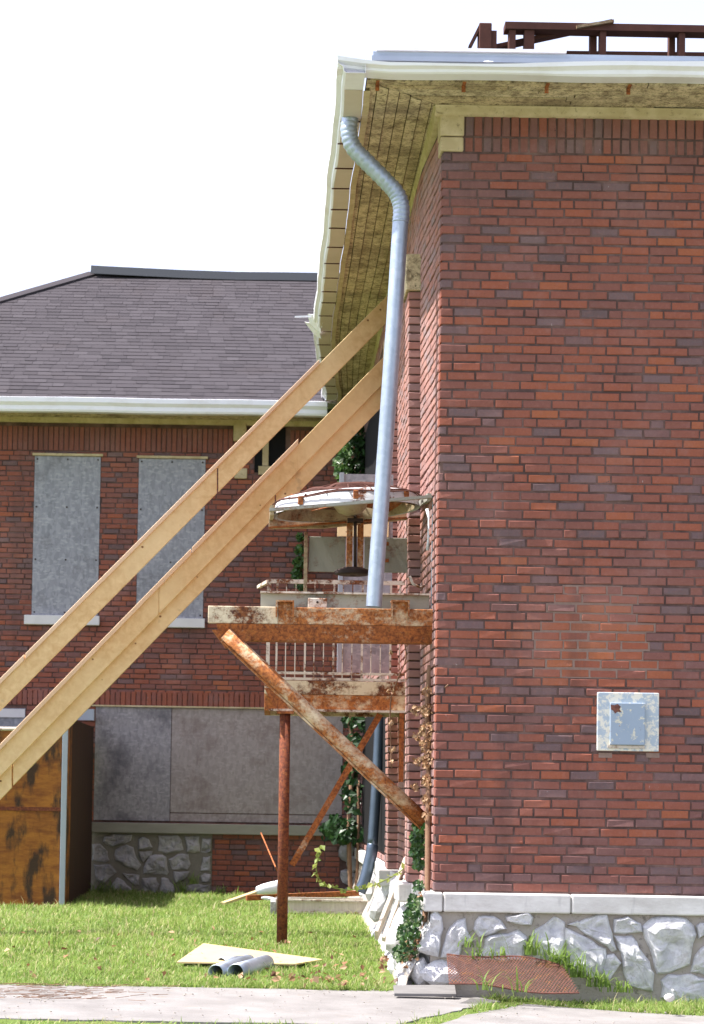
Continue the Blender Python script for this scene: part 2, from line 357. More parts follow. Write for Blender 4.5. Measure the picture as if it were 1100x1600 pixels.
def stone_mb(poly, seed, proud=.05, back=.03):
    """poly: world points in a vertical plane facing -Y; a rough faced rubble stone"""
    rn = random.Random(seed); pts = []
    n = len(poly)
    for i in range(n):
        a, b = poly[i], poly[(i + 1) % n]; pts.append(a); L = (b - a).length
        k = max(0, int(L / .09))
        for q in range(1, k + 1):
            p = a.lerp(b, q / (k + 1)); pts.append(p + Vector((rn.uniform(-1, 1), 0, rn.uniform(-1, 1))) * .012)
    c = sum(pts, Vector()) / len(pts); n = len(pts); mb = MB(); rings = []
    def sn(x, z):
        a = mnoise.noise(Vector((x * 7, seed * 3.1, z * 7))); b = mnoise.noise(Vector((x * 22, seed * 1.7, z * 22)))
        return .034 * a + .02 * b + .05 * abs(mnoise.noise(Vector((x * 5 + 9, seed * 2.3, z * 5)))) - .012
    for f, y, jj in ((1.0, back, 0), (.985, -.010, .1), (.93, -proud * .7, .4), (.80, -proud, .8), (.55, -proud * 1.05, 1), (.28, -proud * 1.05, 1)):
        rings.append([Vector((c.x + (p.x - c.x) * f, c.y + y + jj * sn(c.x + (p.x - c.x) * f, c.z + (p.z - c.z) * f), c.z + (p.z - c.z) * f)) for p in pts])
    vs = [p for r_ in rings for p in r_] + [Vector((c.x, c.y - proud * 1.05 + sn(c.x, c.z), c.z))]; fs = []
    for i in range(len(rings) - 1):
        for k in range(n):
            k2 = (k + 1) % n; fs.append((i * n + k, i * n + k2, (i + 1) * n + k2, (i + 1) * n + k))
    for k in range(n): fs.append(((len(rings) - 1) * n + k, (len(rings) - 1) * n + (k + 1) % n, len(vs) - 1))
    # orientation: make faces point to -Y
    area = sum(pts[i].x * pts[(i + 1) % n].z - pts[(i + 1) % n].x * pts[i].z for i in range(n))
    if area < 0: fs = [f[::-1] for f in fs]
    mb.add(vs, fs); return mb

# ================================================================== GROUND
def ground_sheet():
    xs = [-900, -300, -80, -30] + list(np.linspace(-12, 6, 61)) + [30, 80, 300, 900]
    ys = [-900, -200, -40, -16] + list(np.linspace(-9, 14, 77)) + [40, 100, 300, 900]
    vs = [(x, y, gz(x, y) + (random.uniform(-.012, .012) if -9 < y < 13 and -12 < x < 6 else 0)) for y in ys for x in xs]
    nx = len(xs); fs = [(j * nx + i, j * nx + i + 1, (j + 1) * nx + i + 1, (j + 1) * nx + i) for j in range(len(ys) - 1) for i in range(nx - 1)]
    mb = MB(); mb.add(vs, fs); return tag(mb.build('ground', 'soil', smooth=True), kind='structure')
ground_sheet()
# concrete walk: two slabs with a grassy joint between them
def slab(poly, name, parent):
    n = 14; mb = MB(); pts = []
    for i in range(len(poly)):
        a, b = Vector(poly[i] + (0,)), Vector(poly[(i + 1) % len(poly)] + (0,)); k = max(1, int((b - a).length / .12))
        for q in range(k):
            p = a.lerp(b, q / k); pts.append(p + (Vector((random.uniform(-1, 1), random.uniform(-1, 1), 0)) * .03 if q else Vector()))
    top = [(p.x, p.y, gz(p.x, p.y) + .012) for p in pts]; bot = [(p.x, p.y, gz(p.x, p.y) - .1) for p in pts]; N = len(pts)
    mb.add(top + bot, [tuple(range(N))] + [(k, N + k, N + (k + 1) % N, (k + 1) % N) for k in range(N)])
    return mb.build(name, 'concrete', parent)
walk = bpy.data.objects.new('pavement', None); col.objects.link(walk); walk['kind'] = 'structure'; ORIG[walk.name] = Vector((0, 0, 0))
SLAB_A = [(-3.9, -2.06), (-.40, -2.10), (.05, -1.15), (.46, -.30), (.30, .02), (-.2, .27), (-3.9, .30)]
SLAB_B = [(-.17, -2.1), (-.25, -2.4), (-12, -2.42), (-12, -6.0), (6, -6.0), (6, -2.1), (1.75, -.86), (1.1, -.62), (.63, -.42), (.25, -1.1)]
SLAB_C = [(-9, -2.06), (-3.93, -2.06), (-3.93, .30), (-9, .32)]
fc = MB(); fc.add([(-60, -60, .012), (60, -60, .012), (60, -6.1, .012), (-60, -6.1, .012)], [(0, 1, 2, 3)]); tag(fc.build('bounce_forecourt', 'concrete'), kind='structure')  # unseen paving, added to bounce neutral light upward
slab(SLAB_A, 'slab', walk); slab(SLAB_B, 'slab', walk); slab(SLAB_C, 'slab', walk)

# ================================================================== MAIN BUILDING
X1 = 4.0; DEPTH = 12.6
Z_LEDGE = at(700, 1394, 0).z; Z_LB = at(700, 1424, 0).z; Z_FR = at(900, 241, 0).z; Z_TOP = at(900, 181, 0).z
ZS = Z_TOP + .05                                        # soffit level
main = thing('brick_building', (0, 0, 0), 'large red brick building with propped overhanging eave at the right', 'building')
MO = Vector((0, 0, 0))
fw = MB().box(.012, X1, .0065, .25, Z_LEDGE - .05, ZS).build('front_wall', 'mortar', main)
# repair patch
PX0, PX1 = at(848, 980, 0).x, at(1018, 980, 0).x; PZ0, PZ1 = at(930, 1060, 0).z, at(930, 916, 0).z
def in_patch(u, z):
    return PX0 < u < PX1 and PZ0 < z < PZ1 and (abs(u - (PX0 + PX1) / 2) / ((PX1 - PX0) / 2) + max(0, (z - (PZ0 + PZ1) / 2) / ((PZ1 - PZ0) / 2)) * .55 < 1.05)
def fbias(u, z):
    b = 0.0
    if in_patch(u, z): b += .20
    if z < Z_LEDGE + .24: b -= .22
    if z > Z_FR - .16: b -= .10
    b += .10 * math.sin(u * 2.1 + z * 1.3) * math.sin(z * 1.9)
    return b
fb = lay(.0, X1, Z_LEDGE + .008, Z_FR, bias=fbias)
pm = MB()
rows = {}; NR = int(round((Z_FR - Z_LEDGE - .008) / COURSE)); CH = (Z_FR - Z_LEDGE - .008) / NR
for (u, z, w, h, t) in fb:
    if in_patch(u + w / 2, z + h / 2): r = rows.setdefault(int((z + h / 2 - Z_LEDGE - .008) / CH), [u, u + w]); r[0] = min(r[0], u); r[1] = max(r[1], u + w)
for k, (a, b) in rows.items(): pm.box(a - JT, b + JT, .0045 + .0004 * (k % 2), .03, Z_LEDGE + .008 + k * CH, Z_LEDGE + .008 + (k + 1) * CH - .0004)
pm.build('repair_mortar', 'pale_mortar', fw)
ZC = at(850, 900, 0).z
full = [b for b in fb if b[0] > .06 and b[0] + b[2] < 1.97 and b[2] > .08]
full.sort(key=lambda b: abs(b[1] - (CAM.z + 1.0)))
single = set(id(b) for b in full[:262])
rest = MB()
for b in fb:
    u, z, w, h, t = b
    if id(b) in single: brick_object(u, z, w, h, t, 0.0, fw, MO)
    else:
        d = .098 if u < .01 else .03
        vs, fs = brick_geo(w, h, d, .0035); dy = random.uniform(-.003, .003)
        rest.add([(u + x, y + dy, z + q) for x, y, q in vs], fs, t)
# soldier courses under the eave
XF = at(727, 200, 0).x; ZM = at(900, 216, 0).z
u = XF
while u < X1:
    for z0, z1, yy in ((ZM + .005, Z_TOP - .004, -.004), (Z_FR + .006, ZM - .005, .004)):
        t = min(1, max(0, random.choice((.20, .26, .32, .4, .4, .45, .52, .7)) - .08))
        if u < 1.98 and z0 > ZM and len(fw.children) < 300: brick_object(u, z0, .0585, z1 - z0, t, yy, fw, MO)
        else:
            vs, fs = brick_geo(.0585, z1 - z0, .03, .003); rest.add([(u + x, y + yy, z0 + q) for x, y, q in vs], fs, t)
    u += .0677
rest.build('brick_field', 'brick', fw, kind='stuff')
# cream block at the corner below the eave
qb = MB(); qb.box(-.02, XF - .008, -.018, .2, ZM - .0, Z_TOP - .004); qb.box(-.015, XF - .012, -.014, .2, Z_FR + .006, ZM - .006)
qb.build('corner_block', 'cream_trim', main, bevel=.012)
# side wall (faces -X)
def lean(y, z): return .013 * max(0, z - 1.2) * sm(.0, 1.7, y)      # the side wall bows outward towards the top
ST = [.1, .2, .35, .5, .65, .8, 1, 1.2, 1.4, 2, 4, 8, DEPTH + .2]; ZST = [Z_LEDGE - .05, 1.2, 2.5, 4, 5.2, ZS]
swm = MB(); swm.sweep([[Vector((.012 - lean(y, z), y, z)) for z in ZST] + [Vector((.25, y, ZS)), Vector((.25, y, Z_LEDGE - .05))] for y in ST], True); sw = swm.build('side_wall', 'mortar', main)
SHADE_RECTS = [(5.6, 12.0, Z_LEDGE + .1, 2.75), (5.8, 12.3, 4.6, 6.2)]  # left free of bricks, filled with flat panels coloured as deep shade
sb = lay(.112, DEPTH, Z_LEDGE + .008, ZS - .1, SHADE_RECTS)
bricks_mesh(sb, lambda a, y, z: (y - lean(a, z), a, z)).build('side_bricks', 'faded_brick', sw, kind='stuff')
for (a, b, z0, z1) in SHADE_RECTS:
    MB().box(.004 - lean(9, (z0 + z1) / 2), .03, a, b, z0, z1).build('shade_panel', 'near_black', sw)
# piers on the side wall
def pier(y0, y1, out, top):
    pm_ = MB(); pm_.sweep([[Vector((x - lean(y, z), y, z)) for z in (Z_LEDGE - .05, 1.2, top)] for x, y in ((.1, y0 + .012), (-out + .012, y0 + .012), (-out + .012, y1), (.1, y1))]); p = pm_.build('pier', 'mortar', main)
    zz0, zz1 = Z_LEDGE + .008, top
    n = int(round((zz1 - zz0) / COURSE)); ch = (zz1 - zz0) / n; mb = MB()
    for r in range(n):
        z = zz0 + r * ch + JT / 2; h = ch - JT; t = tone_pick()
        vs, fs = brick_geo(out + .01, h, .097, .003); mb.add([(-out + x - lean(y0, z + q), y0 + y, z + q) for x, y, q in vs], fs, t)
        a = y0 + .108; k = 0
        while a < y1:
            w = min(.1 if (r + k) % 2 else BL, y1 - a) - JT
            if w > .02:
                vs, fs = brick_geo(w, h, .03, .003); mb.add([(-out + y - lean(y0, z + q), a + x, z + q) for x, y, q in vs], fs, tone_pick())
            a += w + JT; k += 1
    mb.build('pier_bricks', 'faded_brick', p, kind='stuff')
    MB().box(-out - .02 - lean(y0, top), .01, y0 - .02, y1 + .02, top + .003, top + .30).build('pier_cap', 'old_cream_paint', main, bevel=.01)
PT = at(645, 455, 1.44).z
pier(1.44, 1.86, .095, PT); pier(4.42, 4.84, .095, PT)

# ledge (water table)
lx = [at(693, 1400, -.06).x, at(893, 1400, -.06).x, at(1190, 1400, -.06).x, X1]
a = -.075
for b in lx:
    MB().box(a, b - .006, -.075, .2, Z_LB, Z_LEDGE).build('ledge_stone', 'limestone', main, bevel=.012); a = b
for y0, y1 in ((.21, 1.40), (1.9, 4.38), (4.88, DEPTH - .02)):
    MB().box(-.07, .2, y0, y1, Z_LB, Z_LEDGE).build('ledge_stone', 'limestone', main, bevel=.012)
for y0, y1 in ((1.41, 1.89), (4.39, 4.87)):
    MB().box(-.175, .2, y0, y1, Z_LB - .01, Z_LEDGE + .004).build('ledge_stone', 'limestone', main, bevel=.014)
# rubble foundation
def fo(z): return .03 + .20 * (1 - sm(-.05, Z_LB, z)) ** 1.3        # batter on the side
fd = MB()
fd.box(-.02, X1, -.02, .25, -.5, Z_LB - .002)
ys = [.25, 1.40, 1.43, 1.87, 1.90, 4.38, 4.41, 4.85, 4.88, DEPTH]; zs = [-.5, -.05, .15, .35, .5, Z_LB - .003]
rings = []
for y in [-.018] + ys:
    k = .0 if (1.42 < y < 1.88 or 4.4 < y < 4.86) else 0
    rings.append([Vector((-fo(z) - k, y, z)) for z in zs])
fd.sweep(rings)
fdo = fd.build('foundation', 'stone_mortar', main)
def zp(l, ox, oy, s): return [(ox + x / s, oy + y / s) for x, y in l]
A5 = lambda l: zp(l, 640, 1380, 4.583)
A6 = lambda l: zp(l, 860, 1380, 4.583)
STONES = [A5([(180, 200), (225, 250), (235, 330), (215, 440), (200, 515), (130, 500), (60, 475), (90, 410), (130, 320), (150, 240)]),
 A5([(395, 260), (405, 340), (445, 410), (370, 440), (350, 525), (230, 520), (255, 420), (290, 320), (340, 275)]),
 A5([(500, 240), (600, 240), (650, 270), (685, 325), (600, 355), (500, 380), (465, 330), (475, 275)]),
 A5([(690, 240), (850, 212), (878, 245), (865, 295), (700, 270)]),
 A5([(570, 380), (700, 365), (770, 340), (830, 390), (815, 460), (800, 545), (520, 545), (545, 450), (550, 400)]),
 [(864.7, 1434.5), (836, 1454), (829, 1469), (836, 1500), (876, 1502), (881.8, 1467), (880.7, 1443), (870, 1436)],
 A6([(200, 290), (300, 250), (400, 230), (415, 300), (440, 400), (465, 470), (430, 480), (350, 420), (260, 365), (195, 310)]),
 A6([(125, 295), (195, 270), (205, 285), (185, 308)]),
 A6([(110, 330), (200, 370), (300, 420), (385, 470), (390, 540), (365, 640), (300, 670), (150, 610), (120, 500), (105, 400)]),
 A6([(400, 520), (450, 510), (500, 570), (460, 630), (420, 690), (372, 640)]),
 A6([(460, 260), (550, 240), (640, 290), (650, 345), (460, 350)]),
 A6([(465, 390), (585, 390), (630, 470), (700, 560), (730, 640), (720, 760), (560, 720), (530, 650), (520, 550), (490, 470)]),
 A6([(670, 320), (740, 260), (830, 250), (960, 265), (1010, 310), (1030, 370), (1000, 480), (985, 570), (860, 620), (770, 630), (740, 520), (690, 400)]),
 A6([(1045, 310), (1070, 285), (1130, 290), (1140, 370), (1060, 390)]),
 A6([(1080, 470), (1150, 420), (1290, 430), (1270, 640), (1110, 650), (1010, 630), (1040, 520)]),
 A6([(800, 700), (850, 660), (1000, 655), (1120, 690), (1130, 880), (850, 880), (800, 810)]),
 A6([(1160, 260), (1300, 250), (1380, 300), (1370, 400), (1180, 400)]),
 A6([(1150, 690), (1300, 660), (1420, 700), (1420, 880), (1160, 880)]),
 A6([(1400, 280), (1560, 250), (1620, 400), (1540, 560), (1420, 600), (1320, 430)]),
 A6([(1450, 640), (1640, 600), (1720, 860), (1460, 870)]),
 A6([(1650, 260), (1860, 250), (1900, 480), (1780, 600), (1660, 560)])]
for i, s_ in enumerate(STONES):
    poly = [at(x, y, -.02) for x, y in s_]; cc = sum(poly, Vector()) / len(poly); poly = [cc + (v_ - cc) * 1.11 for v_ in poly]
    stone_mb(poly, 100 + i, .045).build('stone', 'stone', fdo)
# corner stones that step out at the bottom left
def lump(c, r3, seed, tilt=0.0, sub=2):
    rn = random.Random(seed)
    import bmesh
    bm = bmesh.new(); bmesh.ops.create_icosphere(bm, subdivisions=sub, radius=1)
    ph = [Vector((rn.uniform(-1, 1), rn.uniform(-1, 1), rn.uniform(-1, 1))).normalized() for _ in range(9)]
    mb = MB(); vs = []
    for v in bm.verts:
        p = v.co.normalized(); k = 1.0
        for q in ph:
            d = p.dot(q)
            if d > .62: k = min(k, .62 / d + .04)
        p = p * k * (1 + rn.uniform(-.03, .03)); p = Vector((p.x * r3[0], p.y * r3[1], p.z * r3[2]))
        p = Matrix.Rotation(tilt, 3, 'Y') @ p; vs.append(p + Vector(c))
    mb.add(vs, [[v.index for v in f.verts] for f in bm.faces]); bm.free(); return mb
def pl(px, py, Y): return at(px, py, Y)
p = pl(690, 1522, -.12); lump((p.x, .0, p.z), (.20, .13, .12), 3).build('stone', 'stone', fdo)
p = pl(655, 1520, .05); lump((p.x + .01, .1, p.z), (.12, .18, .13), 4).build('stone', 'stone', fdo)
for i, (px, py, Y, r3, ti) in enumerate([(676, 1460, .12, (.10, .16, .25), .25), (650, 1415, 1.64, (.09, .20, .16), .1), (634, 1445, 1.62, (.12, .20, .2), .35), (622, 1468, 1.6, (.14, .2, .13), .3),
        (611, 1385, 4.6, (.10, .2, .2), .3), (597, 1410, 4.6, (.12, .2, .2), .35), (590, 1378, 7.8, (.14, .3, .3), .3), (575, 1382, 9.4, (.12, .3, .25), 0.2), (655, 1480, .8, (.12, .25, .2), .2), (620, 1400, 3.2, (.1, .35, .2), .2), (600, 1400, 6, (.1, .4, .2), .2)]):
    lump(pl(px, py, Y), r3, 20 + i, ti).build('stone', 'stone', fdo)
rs_ = random.Random(31)
for i in range(26):
    y = .25 + i * .21 + rs_.uniform(-.05, .05)
    for zz in (.12, .36, .55):
        z = zz + rs_.uniform(-.05, .05); lump((-fo(z) + .02, y + rs_.uniform(-.06, .06), z), (rs_.uniform(.05, .08), rs_.uniform(.10, .15), rs_.uniform(.09, .13)), 500 + i * 3 + int(zz * 10), rs_.uniform(0, .4), 1).build('stone', 'stone', fdo)
# ---- eaves
def ex(Y): return 1.0 - .33 * sm(7.4, 12.2, Y)           # the side eave pulls in towards the back
def ez(Y): return .03 * math.sin(Y * 1.1) * sm(1, 6, Y) - .05 * sm(6.5, 8.0, Y) * (1 - sm(8.0, 11, Y))
OV = .585                                               # soffit depth
YF = -.56
back = MB(); st = [-.56 + i * (DEPTH + 1.1) / 40 for i in range(41)]
back.sweep([[Vector((.02, y, ZS + .03 + ez(y))), Vector((-OV * ex(y), y, ZS + .03 + ez(y)))] for y in st]); back.sweep([[Vector((-OV, YF, ZS + .031)), Vector((-OV, .02, ZS + .031))], [Vector((X1, YF, ZS + .031)), Vector((X1, .02, ZS + .031))]])
sof = back.build('soffit', 'near_black', main, solid=.01)
NB = 7
for i in range(NB):                                     # side boards, mitred at the front corner
    f0, f1 = i / NB, (i + 1) / NB
    y_st = YF * (f0 + f1) / 2
    cuts = [y_st] + sorted(random.uniform(1, 11.5) for _ in range(2)) + [DEPTH + .25]
    for q in range(3):
        ya, yb = cuts[q] + .004, cuts[q + 1] - .004; mb = MB(); rings = []; dz = random.uniform(-.006, .006)
        n = max(2, int((yb - ya) / .4))
        for k in range(n + 1):
            y = ya + (yb - ya) * k / n; e = OV * ex(y); z = ZS + ez(y) + dz
            y0 = y - (YF * (f1 - f0) / 2 if (q == 0 and k == 0) else 0); y1 = y + (YF * (f1 - f0) / 2 if (q == 0 and k == 0) else 0)
            a, b = -e * f0 - .003, -e * f1 + .003
            rings.append([Vector((a, y0, z + .018)), Vector((a, y0, z)), Vector((b, y1, z)), Vector((b, y1, z + .018))])
        mb.sweep(rings, True, random.random()); mb.build('soffit_board', 'old_cream_paint', sof)
for i in range(NB):                                     # front boards
    f0, f1 = i / NB, (i + 1) / NB
    xa = -OV * (f0 + f1) / 2
    cuts = [xa, random.uniform(.3, 1.6), X1]
    for q in range(2):
        mb = MB(); dz = random.uniform(-.005, .005); y0, y1 = YF * f0 - .003, YF * f1 + .003
        d = OV * (f1 - f0) / 2 if q == 0 else 0
        rings = []
        for x, dd in ((cuts[q] + .004, d), (cuts[q + 1] - .004, 0)):
            z = ZS + dz
            rings.append([Vector((x + dd, y0, z + .018)), Vector((x + dd, y0, z)), Vector((x - dd, y1, z)), Vector((x - dd, y1, z + .018))])
        mb.sweep(rings, True, random.random()); mb.build('soffit_board', 'old_cream_paint', sof)
# half-round moulding where soffit meets wall
def mould(y0):
    return [(math.cos(t) * .05, math.sin(t) * .085) for t in [math.pi * k / 8 + math.pi for k in range(9)]]
mb = MB(); prof = [(-.001, -.068), (-.04, -.064), (-.055, -.045), (-.055, -.02), (-.07, -.002)]
mb.sweep([[Vector((x, y_, ZS - .003 + z)) for y_, z in prof] for x in (-.06, 1, 2, X1)]); mb.build('moulding', 'cream_trim', main, smooth=True)
mb = MB(); mb.sweep([[Vector((y_ - .02 * sm(0, 5, y), y, ZS - .003 + z + ez(y))) for y_, z in prof] for y in [-.06] + [k * .5 for k in range(1, 26)]]); mb.build('moulding', 'cream_trim', main, smooth=True)
# gutters
GP = [(0.0, .105), (0.0, .0), (-.135, .0), (-.150, .015), (-.154, .045), (-.192, .070), (-.197, .105), (-.182, .108)]
ZG = ZS - .012
sg = MB(); rings = []
gst = [-.76] + [-.4 + .35 * k for k in range(38)]
def gj(y): return .010 * math.sin(y * 2.3) + .008 * math.sin(y * 5.1 + 1)
def gx(y): return -OV * ex(y) - .012 + gj(y) * .5
for y in gst:
    tw = .05 * math.sin(y * 1.7) * sm(0, 4, y) + (.25 * math.exp(-((y - 7.4) / .5) ** 2))
    rings.append([Vector((gx(y) + a * (1 - .12 * tw) - b * tw * .3, y, ZG + b + a * tw * .25 + ez(y))) for a, b in GP])
sg.sweep(rings); sgo = sg.build('side_gutter', 'white_gutter', main, solid=.003)
bt = MB(); bt.sweep([[r[1] + Vector((.0, 0, -.004)), r[2] + Vector((.004, 0, -.004))] for r in rings[1:]]); bt.build('gutter_bottom', 'gutter_bottom', sgo, solid=.002)
for k in range(20):
    y = .28 + k * .61 + random.uniform(-.04, .04); g = gx(y)
    if y < 12.3: MB().box(g - .150, g - .002, y, y + .022, ZG - .011 + ez(y), ZG - .0065 + ez(y)).build('gutter_strap', 'rust_timber', sgo)
# fascia strip between soffit and side gutter
mb = MB(); mb.sweep([[Vector((gx(y) + .004, y, ZG - .01 + ez(y))), Vector((gx(y) + .05, y, ZG - .008 + ez(y))), Vector((gx(y) + .05, y, ZG + .05 + ez(y)))] for y in gst[1:]]); mb.build('fascia', 'cream_trim', main, solid=.004)
# torn flap of gutter
mb = MB(); y0 = 7.25
tear = [(0, 0, 0), (-.03, .06, .05), (-.02, .12, -.01), (-.09, .18, .01), (-.07, .25, -.07), (-.12, .3, -.05), (-.05, .36, -.13), (-.06, .42, -.10), (-.01, .5, -.09)]
mb.sweep([[Vector((gx(y0) - .17 + dx, y0 + dy, ZG + .12 + dz)), Vector((gx(y0) - .14 + dx * .5, y0 + dy, ZG + .06 + dz)), Vector((gx(y0) - .10 + dx * .2, y0 + dy, ZG - .02 + dz * .6))] for dx, dy, dz in tear]); mb.build('torn_gutter_flap', 'white_gutter', sgo, solid=.003)
mb = MB(); q = at(478, 494, 7.3); mb.bar(q + Vector((.06, 0, -.0)), q + Vector((-.12, 0, -.01)), .02, .004); mb.build('torn_strip', 'white_gutter', sgo)
fg = MB(); rings = []
for i in range(27):
    x = -.80 + i * (X1 + .8) / 26
    w = .008 * math.sin(x * 4) + .022 * sm(.2, 1.9, x) ; dl = .035 * (1 - sm(-.8, -.45, x))
    hf = .48 + .46 * sm(-.2, 1.9, x) + .25 * (1 - sm(-.8, -.5, x)); rings.append([Vector((x, YF - .01 + a, ZG + .022 + b * hf + .004 * math.sin(x * 5 + b * 30) + dl * .6)) for a, b in GP])
fg.sweep(rings); fgo = fg.build('front_gutter', 'white_gutter', main, solid=.003)
MB().add([(-.795, YF - .01, ZG + .0), (-.795, YF - .145, ZG), (-.795, YF - .2, ZG + .09), (-.795, YF - .2, ZG + .15), (-.795, YF - .01, ZG + .15)], [(0, 1, 2, 3, 4)]) if 0 else None
for px in (590, 725, 855, 983):
    q = at(px, 130, YF + .03); MB().box(q.x - .012, q.x + .012, YF - .02, YF + .06, ZS - .012, ZS - .003).build('gutter_strap', 'rusty_deep', fgo)
    MB().box(q.x - .014, q.x + .014, YF + .058, YF + .066, ZS - .05, ZS - .004).build('gutter_strap', 'rusty_deep', fgo)
for px, py in ((770, 99), (970, 94)):
    q = at(px, py, YF - .1); MB().bar((q.x - .02, YF - .19, ZG + .10), (q.x - .04, YF - .01, ZG + .16), .006, .03).build('gutter_hanger', 'white_gutter', fgo)
# front fascia and roof edge
MB().box(-OV + .01, X1, YF - .006, YF + .03, ZS + .02, ZS + .10).build('fascia', 'cream_trim', main)
q0 = at(583, 100, -.42); q1 = at(583, 74, -.42)
rd = MB(); rd.box(-OV * .62 - .0, X1, -.05, DEPTH + .8, ZS + .045, ZS + .10); rdo = rd.build('roof_deck', 'rust_timber', main)
fl = MB(); fl.box(q0.x, X1, -.42, -.36, ZS + .105, q1.z - .028); fl.build('flashing', 'blue_flashing', rdo)
MB().box(q0.x - .01, X1, -.435, -.34, q1.z - .10, q1.z - .028 - .035).build('flashing_lip', 'blue_flashing', rdo)
MB().box(q0.x + .02, at(885, 80, -.43).x, -.445, -.33, q1.z - .027, q1.z - .004).build('drip_edge', 'white_gutter', rdo)
# deck top carried to the flashing
MB().box(-OV + .02, X1, -.54, -.06, ZS + .046, ZS + .099).build('roof_edge', 'rust_timber', rdo)
MB().box(-.36, X1, -.355, 10, ZS + .11, q1.z - .03).build('roof_membrane', 'ridge_metal', rdo)
# painted junction box on the front wall
b0, b1 = at(932, 1173, 0), at(1029, 1083, 0)
wb = MB().box(b0.x, b1.x, -.028, .02, b0.z, b1.z).build('wall_box', 'peeling_pale', main, bevel=.006)
c0, c1 = at(951, 1164, 0), at(1006, 1099, 0)
MB().box(c0.x, c1.x, -.062, -.0285, c0.z, c1.z).build('cover', 'peeling_blue', wb, bevel=.006)
MB().box(c0.x - .012, c1.x + .004, -.04, -.0287, c0.z - .022, c0.z - .002).build('hinge_plate', 'rusty_light', wb)
rp = [(954, 1101), (960, 1102), (965, 1100), (970, 1104), (968, 1108), (971, 1113), (965, 1112), (961, 1115), (958, 1110), (955, 1109)]; R_ = [at(x, y, -.0635) for x, y in rp]; mb = MB(); mb.add(R_, [tuple(range(10))]); mb.build('rust_spot', 'rust_mesh', wb, solid=.001)
for px in (938, 1012):
    q = at(px, 1180, 0); MB().box(q.x - .012, q.x + .085, -.003, .02, q.z - .018, q.z + .018).build('mortar_smear', 'pale_mortar', wb)

# ================================================================== REAR WING
YW = DEPTH
wing = thing('brick_wing', (-3, YW, 0), 'rear brick wing with shingled hip roof and boarded windows', 'building')
def W(px, py): return at(px, py, YW)
Z_WT = W(250, 668).z; WZ0 = W(250, 1300).z
win = [(W(52, 0).x, W(157, 0).x), (0, 0)]
def rect(x0, y0, x1, y1):
    a, b = W((x0), (y0 + y1) / 2), W(x1, (y0 + y1) / 2); c, d = W((x0 + x1) / 2, y1), W((x0 + x1) / 2, y0)
    return (a.x, b.x, c.z, d.z)
O1 = rect(52, 713, 155, 962); O2 = rect(215, 717, 319, 966); O3 = rect(-80, 1106, 38, 1250); O4 = rect(148, 1106, 535, 1284); O5 = rect(398, 668, 446, 738)
XL = -6.0
ww = MB().box(-8.4, .02, YW + .0095, YW + .3, -.5, Z_WT + .1).build('wall', 'mortar', wing)
ZWS = W(250, 707).z
wbias = lambda u, z: -.06 + (.14 if W(200, 1104).z < z < W(200, 1020).z else 0)
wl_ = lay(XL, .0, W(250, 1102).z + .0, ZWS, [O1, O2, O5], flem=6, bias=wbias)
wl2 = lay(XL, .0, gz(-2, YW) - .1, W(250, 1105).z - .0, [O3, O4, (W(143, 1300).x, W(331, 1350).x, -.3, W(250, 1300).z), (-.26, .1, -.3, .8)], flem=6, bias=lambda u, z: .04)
mb = bricks_mesh(wl_ + wl2, lambda a, y, z: (a, YW + y, z), j=.004)
u = XL
while u < 0:                                            # soldier band under the eave, and above the lower boards
    vs, fs = brick_geo(.058, Z_WT - ZWS - .012, .03, .003)
    if not (O5[0] - .05 < u < O5[1]): mb.add([(u + x, YW - .006 + y, ZWS + .006 + q) for x, y, q in vs], fs, random.uniform(.3, .55))
    zz = W(250, 1105).z
    vs, fs = brick_geo(.058, .195, .03, .003); mb.add([(u + x, YW - .014 + y, zz + .004 + q) for x, y, q in vs], fs, random.uniform(.42, .7))
    u += .0677
mb.build('brick_field', 'brick', ww, kind='stuff')
def boarded(O, sill, boardmat='grey_board'):
    x0, x1, z0, z1 = O
    w = MB().box(x0, x1, YW - .004, YW + .008, z0, z1).build('window', boardmat, wing)
    MB().box(x0 - .03, x1 + .03, YW - .03, YW + .01, z1 + .004, z1 + .035).build('lintel', 'cream_trim', w)
    for fx in (.04, .5, .96):
        for fz in (.02, .35, .68, .98): MB().tube([(x0 + (x1 - x0) * fx, YW - .009, z0 + (z1 - z0) * fz), (x0 + (x1 - x0) * fx, YW - .0035, z0 + (z1 - z0) * fz)], .012, 8).build('screw', 'dark_iron', w)
    if sill: MB().box(x0 - .09, x1 + .03, YW - .07, YW + .01, z0 - .125, z0 - .002).build('sill', 'sill_white', w, bevel=.008)
    return w
boarded(O1, True); boarded(O2, True)
# lower left small window
x0, x1, z0, z1 = O3
w = MB().box(x0, x1, YW - .004, YW + .008, z0, z1).build('window', 'grey_board', wing); MB().box(x0, x1, YW - .02, YW - .006, z1 - .12, z1 - .01).build('head_rail', 'sill_white', w)
# wide lower boarded opening
x0, x1, z0, z1 = O4; xs = W(267, 1190).x; z2 = W(400, 1272).z
MB().box(x0, xs - .004, YW - .012, YW + .008, z0, z1 - .01).build('board', 'dirty_board', wing)
MB().box(xs + .004, x1, YW - .006, YW + .008, z2 + .006, z1 - .01).build('board', 'brown_board', wing)
MB().box(xs + .004, x1, YW - .002, YW + .009, z0, z2 - .006).build('board', 'brown_board', wing)
MB().box(x0 - .05, x1 + .02, YW - .04, YW + .01, z1 - .006, z1 + .014).build('head_strip', 'cream_trim', wing)
MB().box(x0 - .02, x1 + .24, YW - .10, YW + .01, W(250, 1302).z, W(250, 1286).z).build('sill', 'sill_olive', wing, bevel=.01)
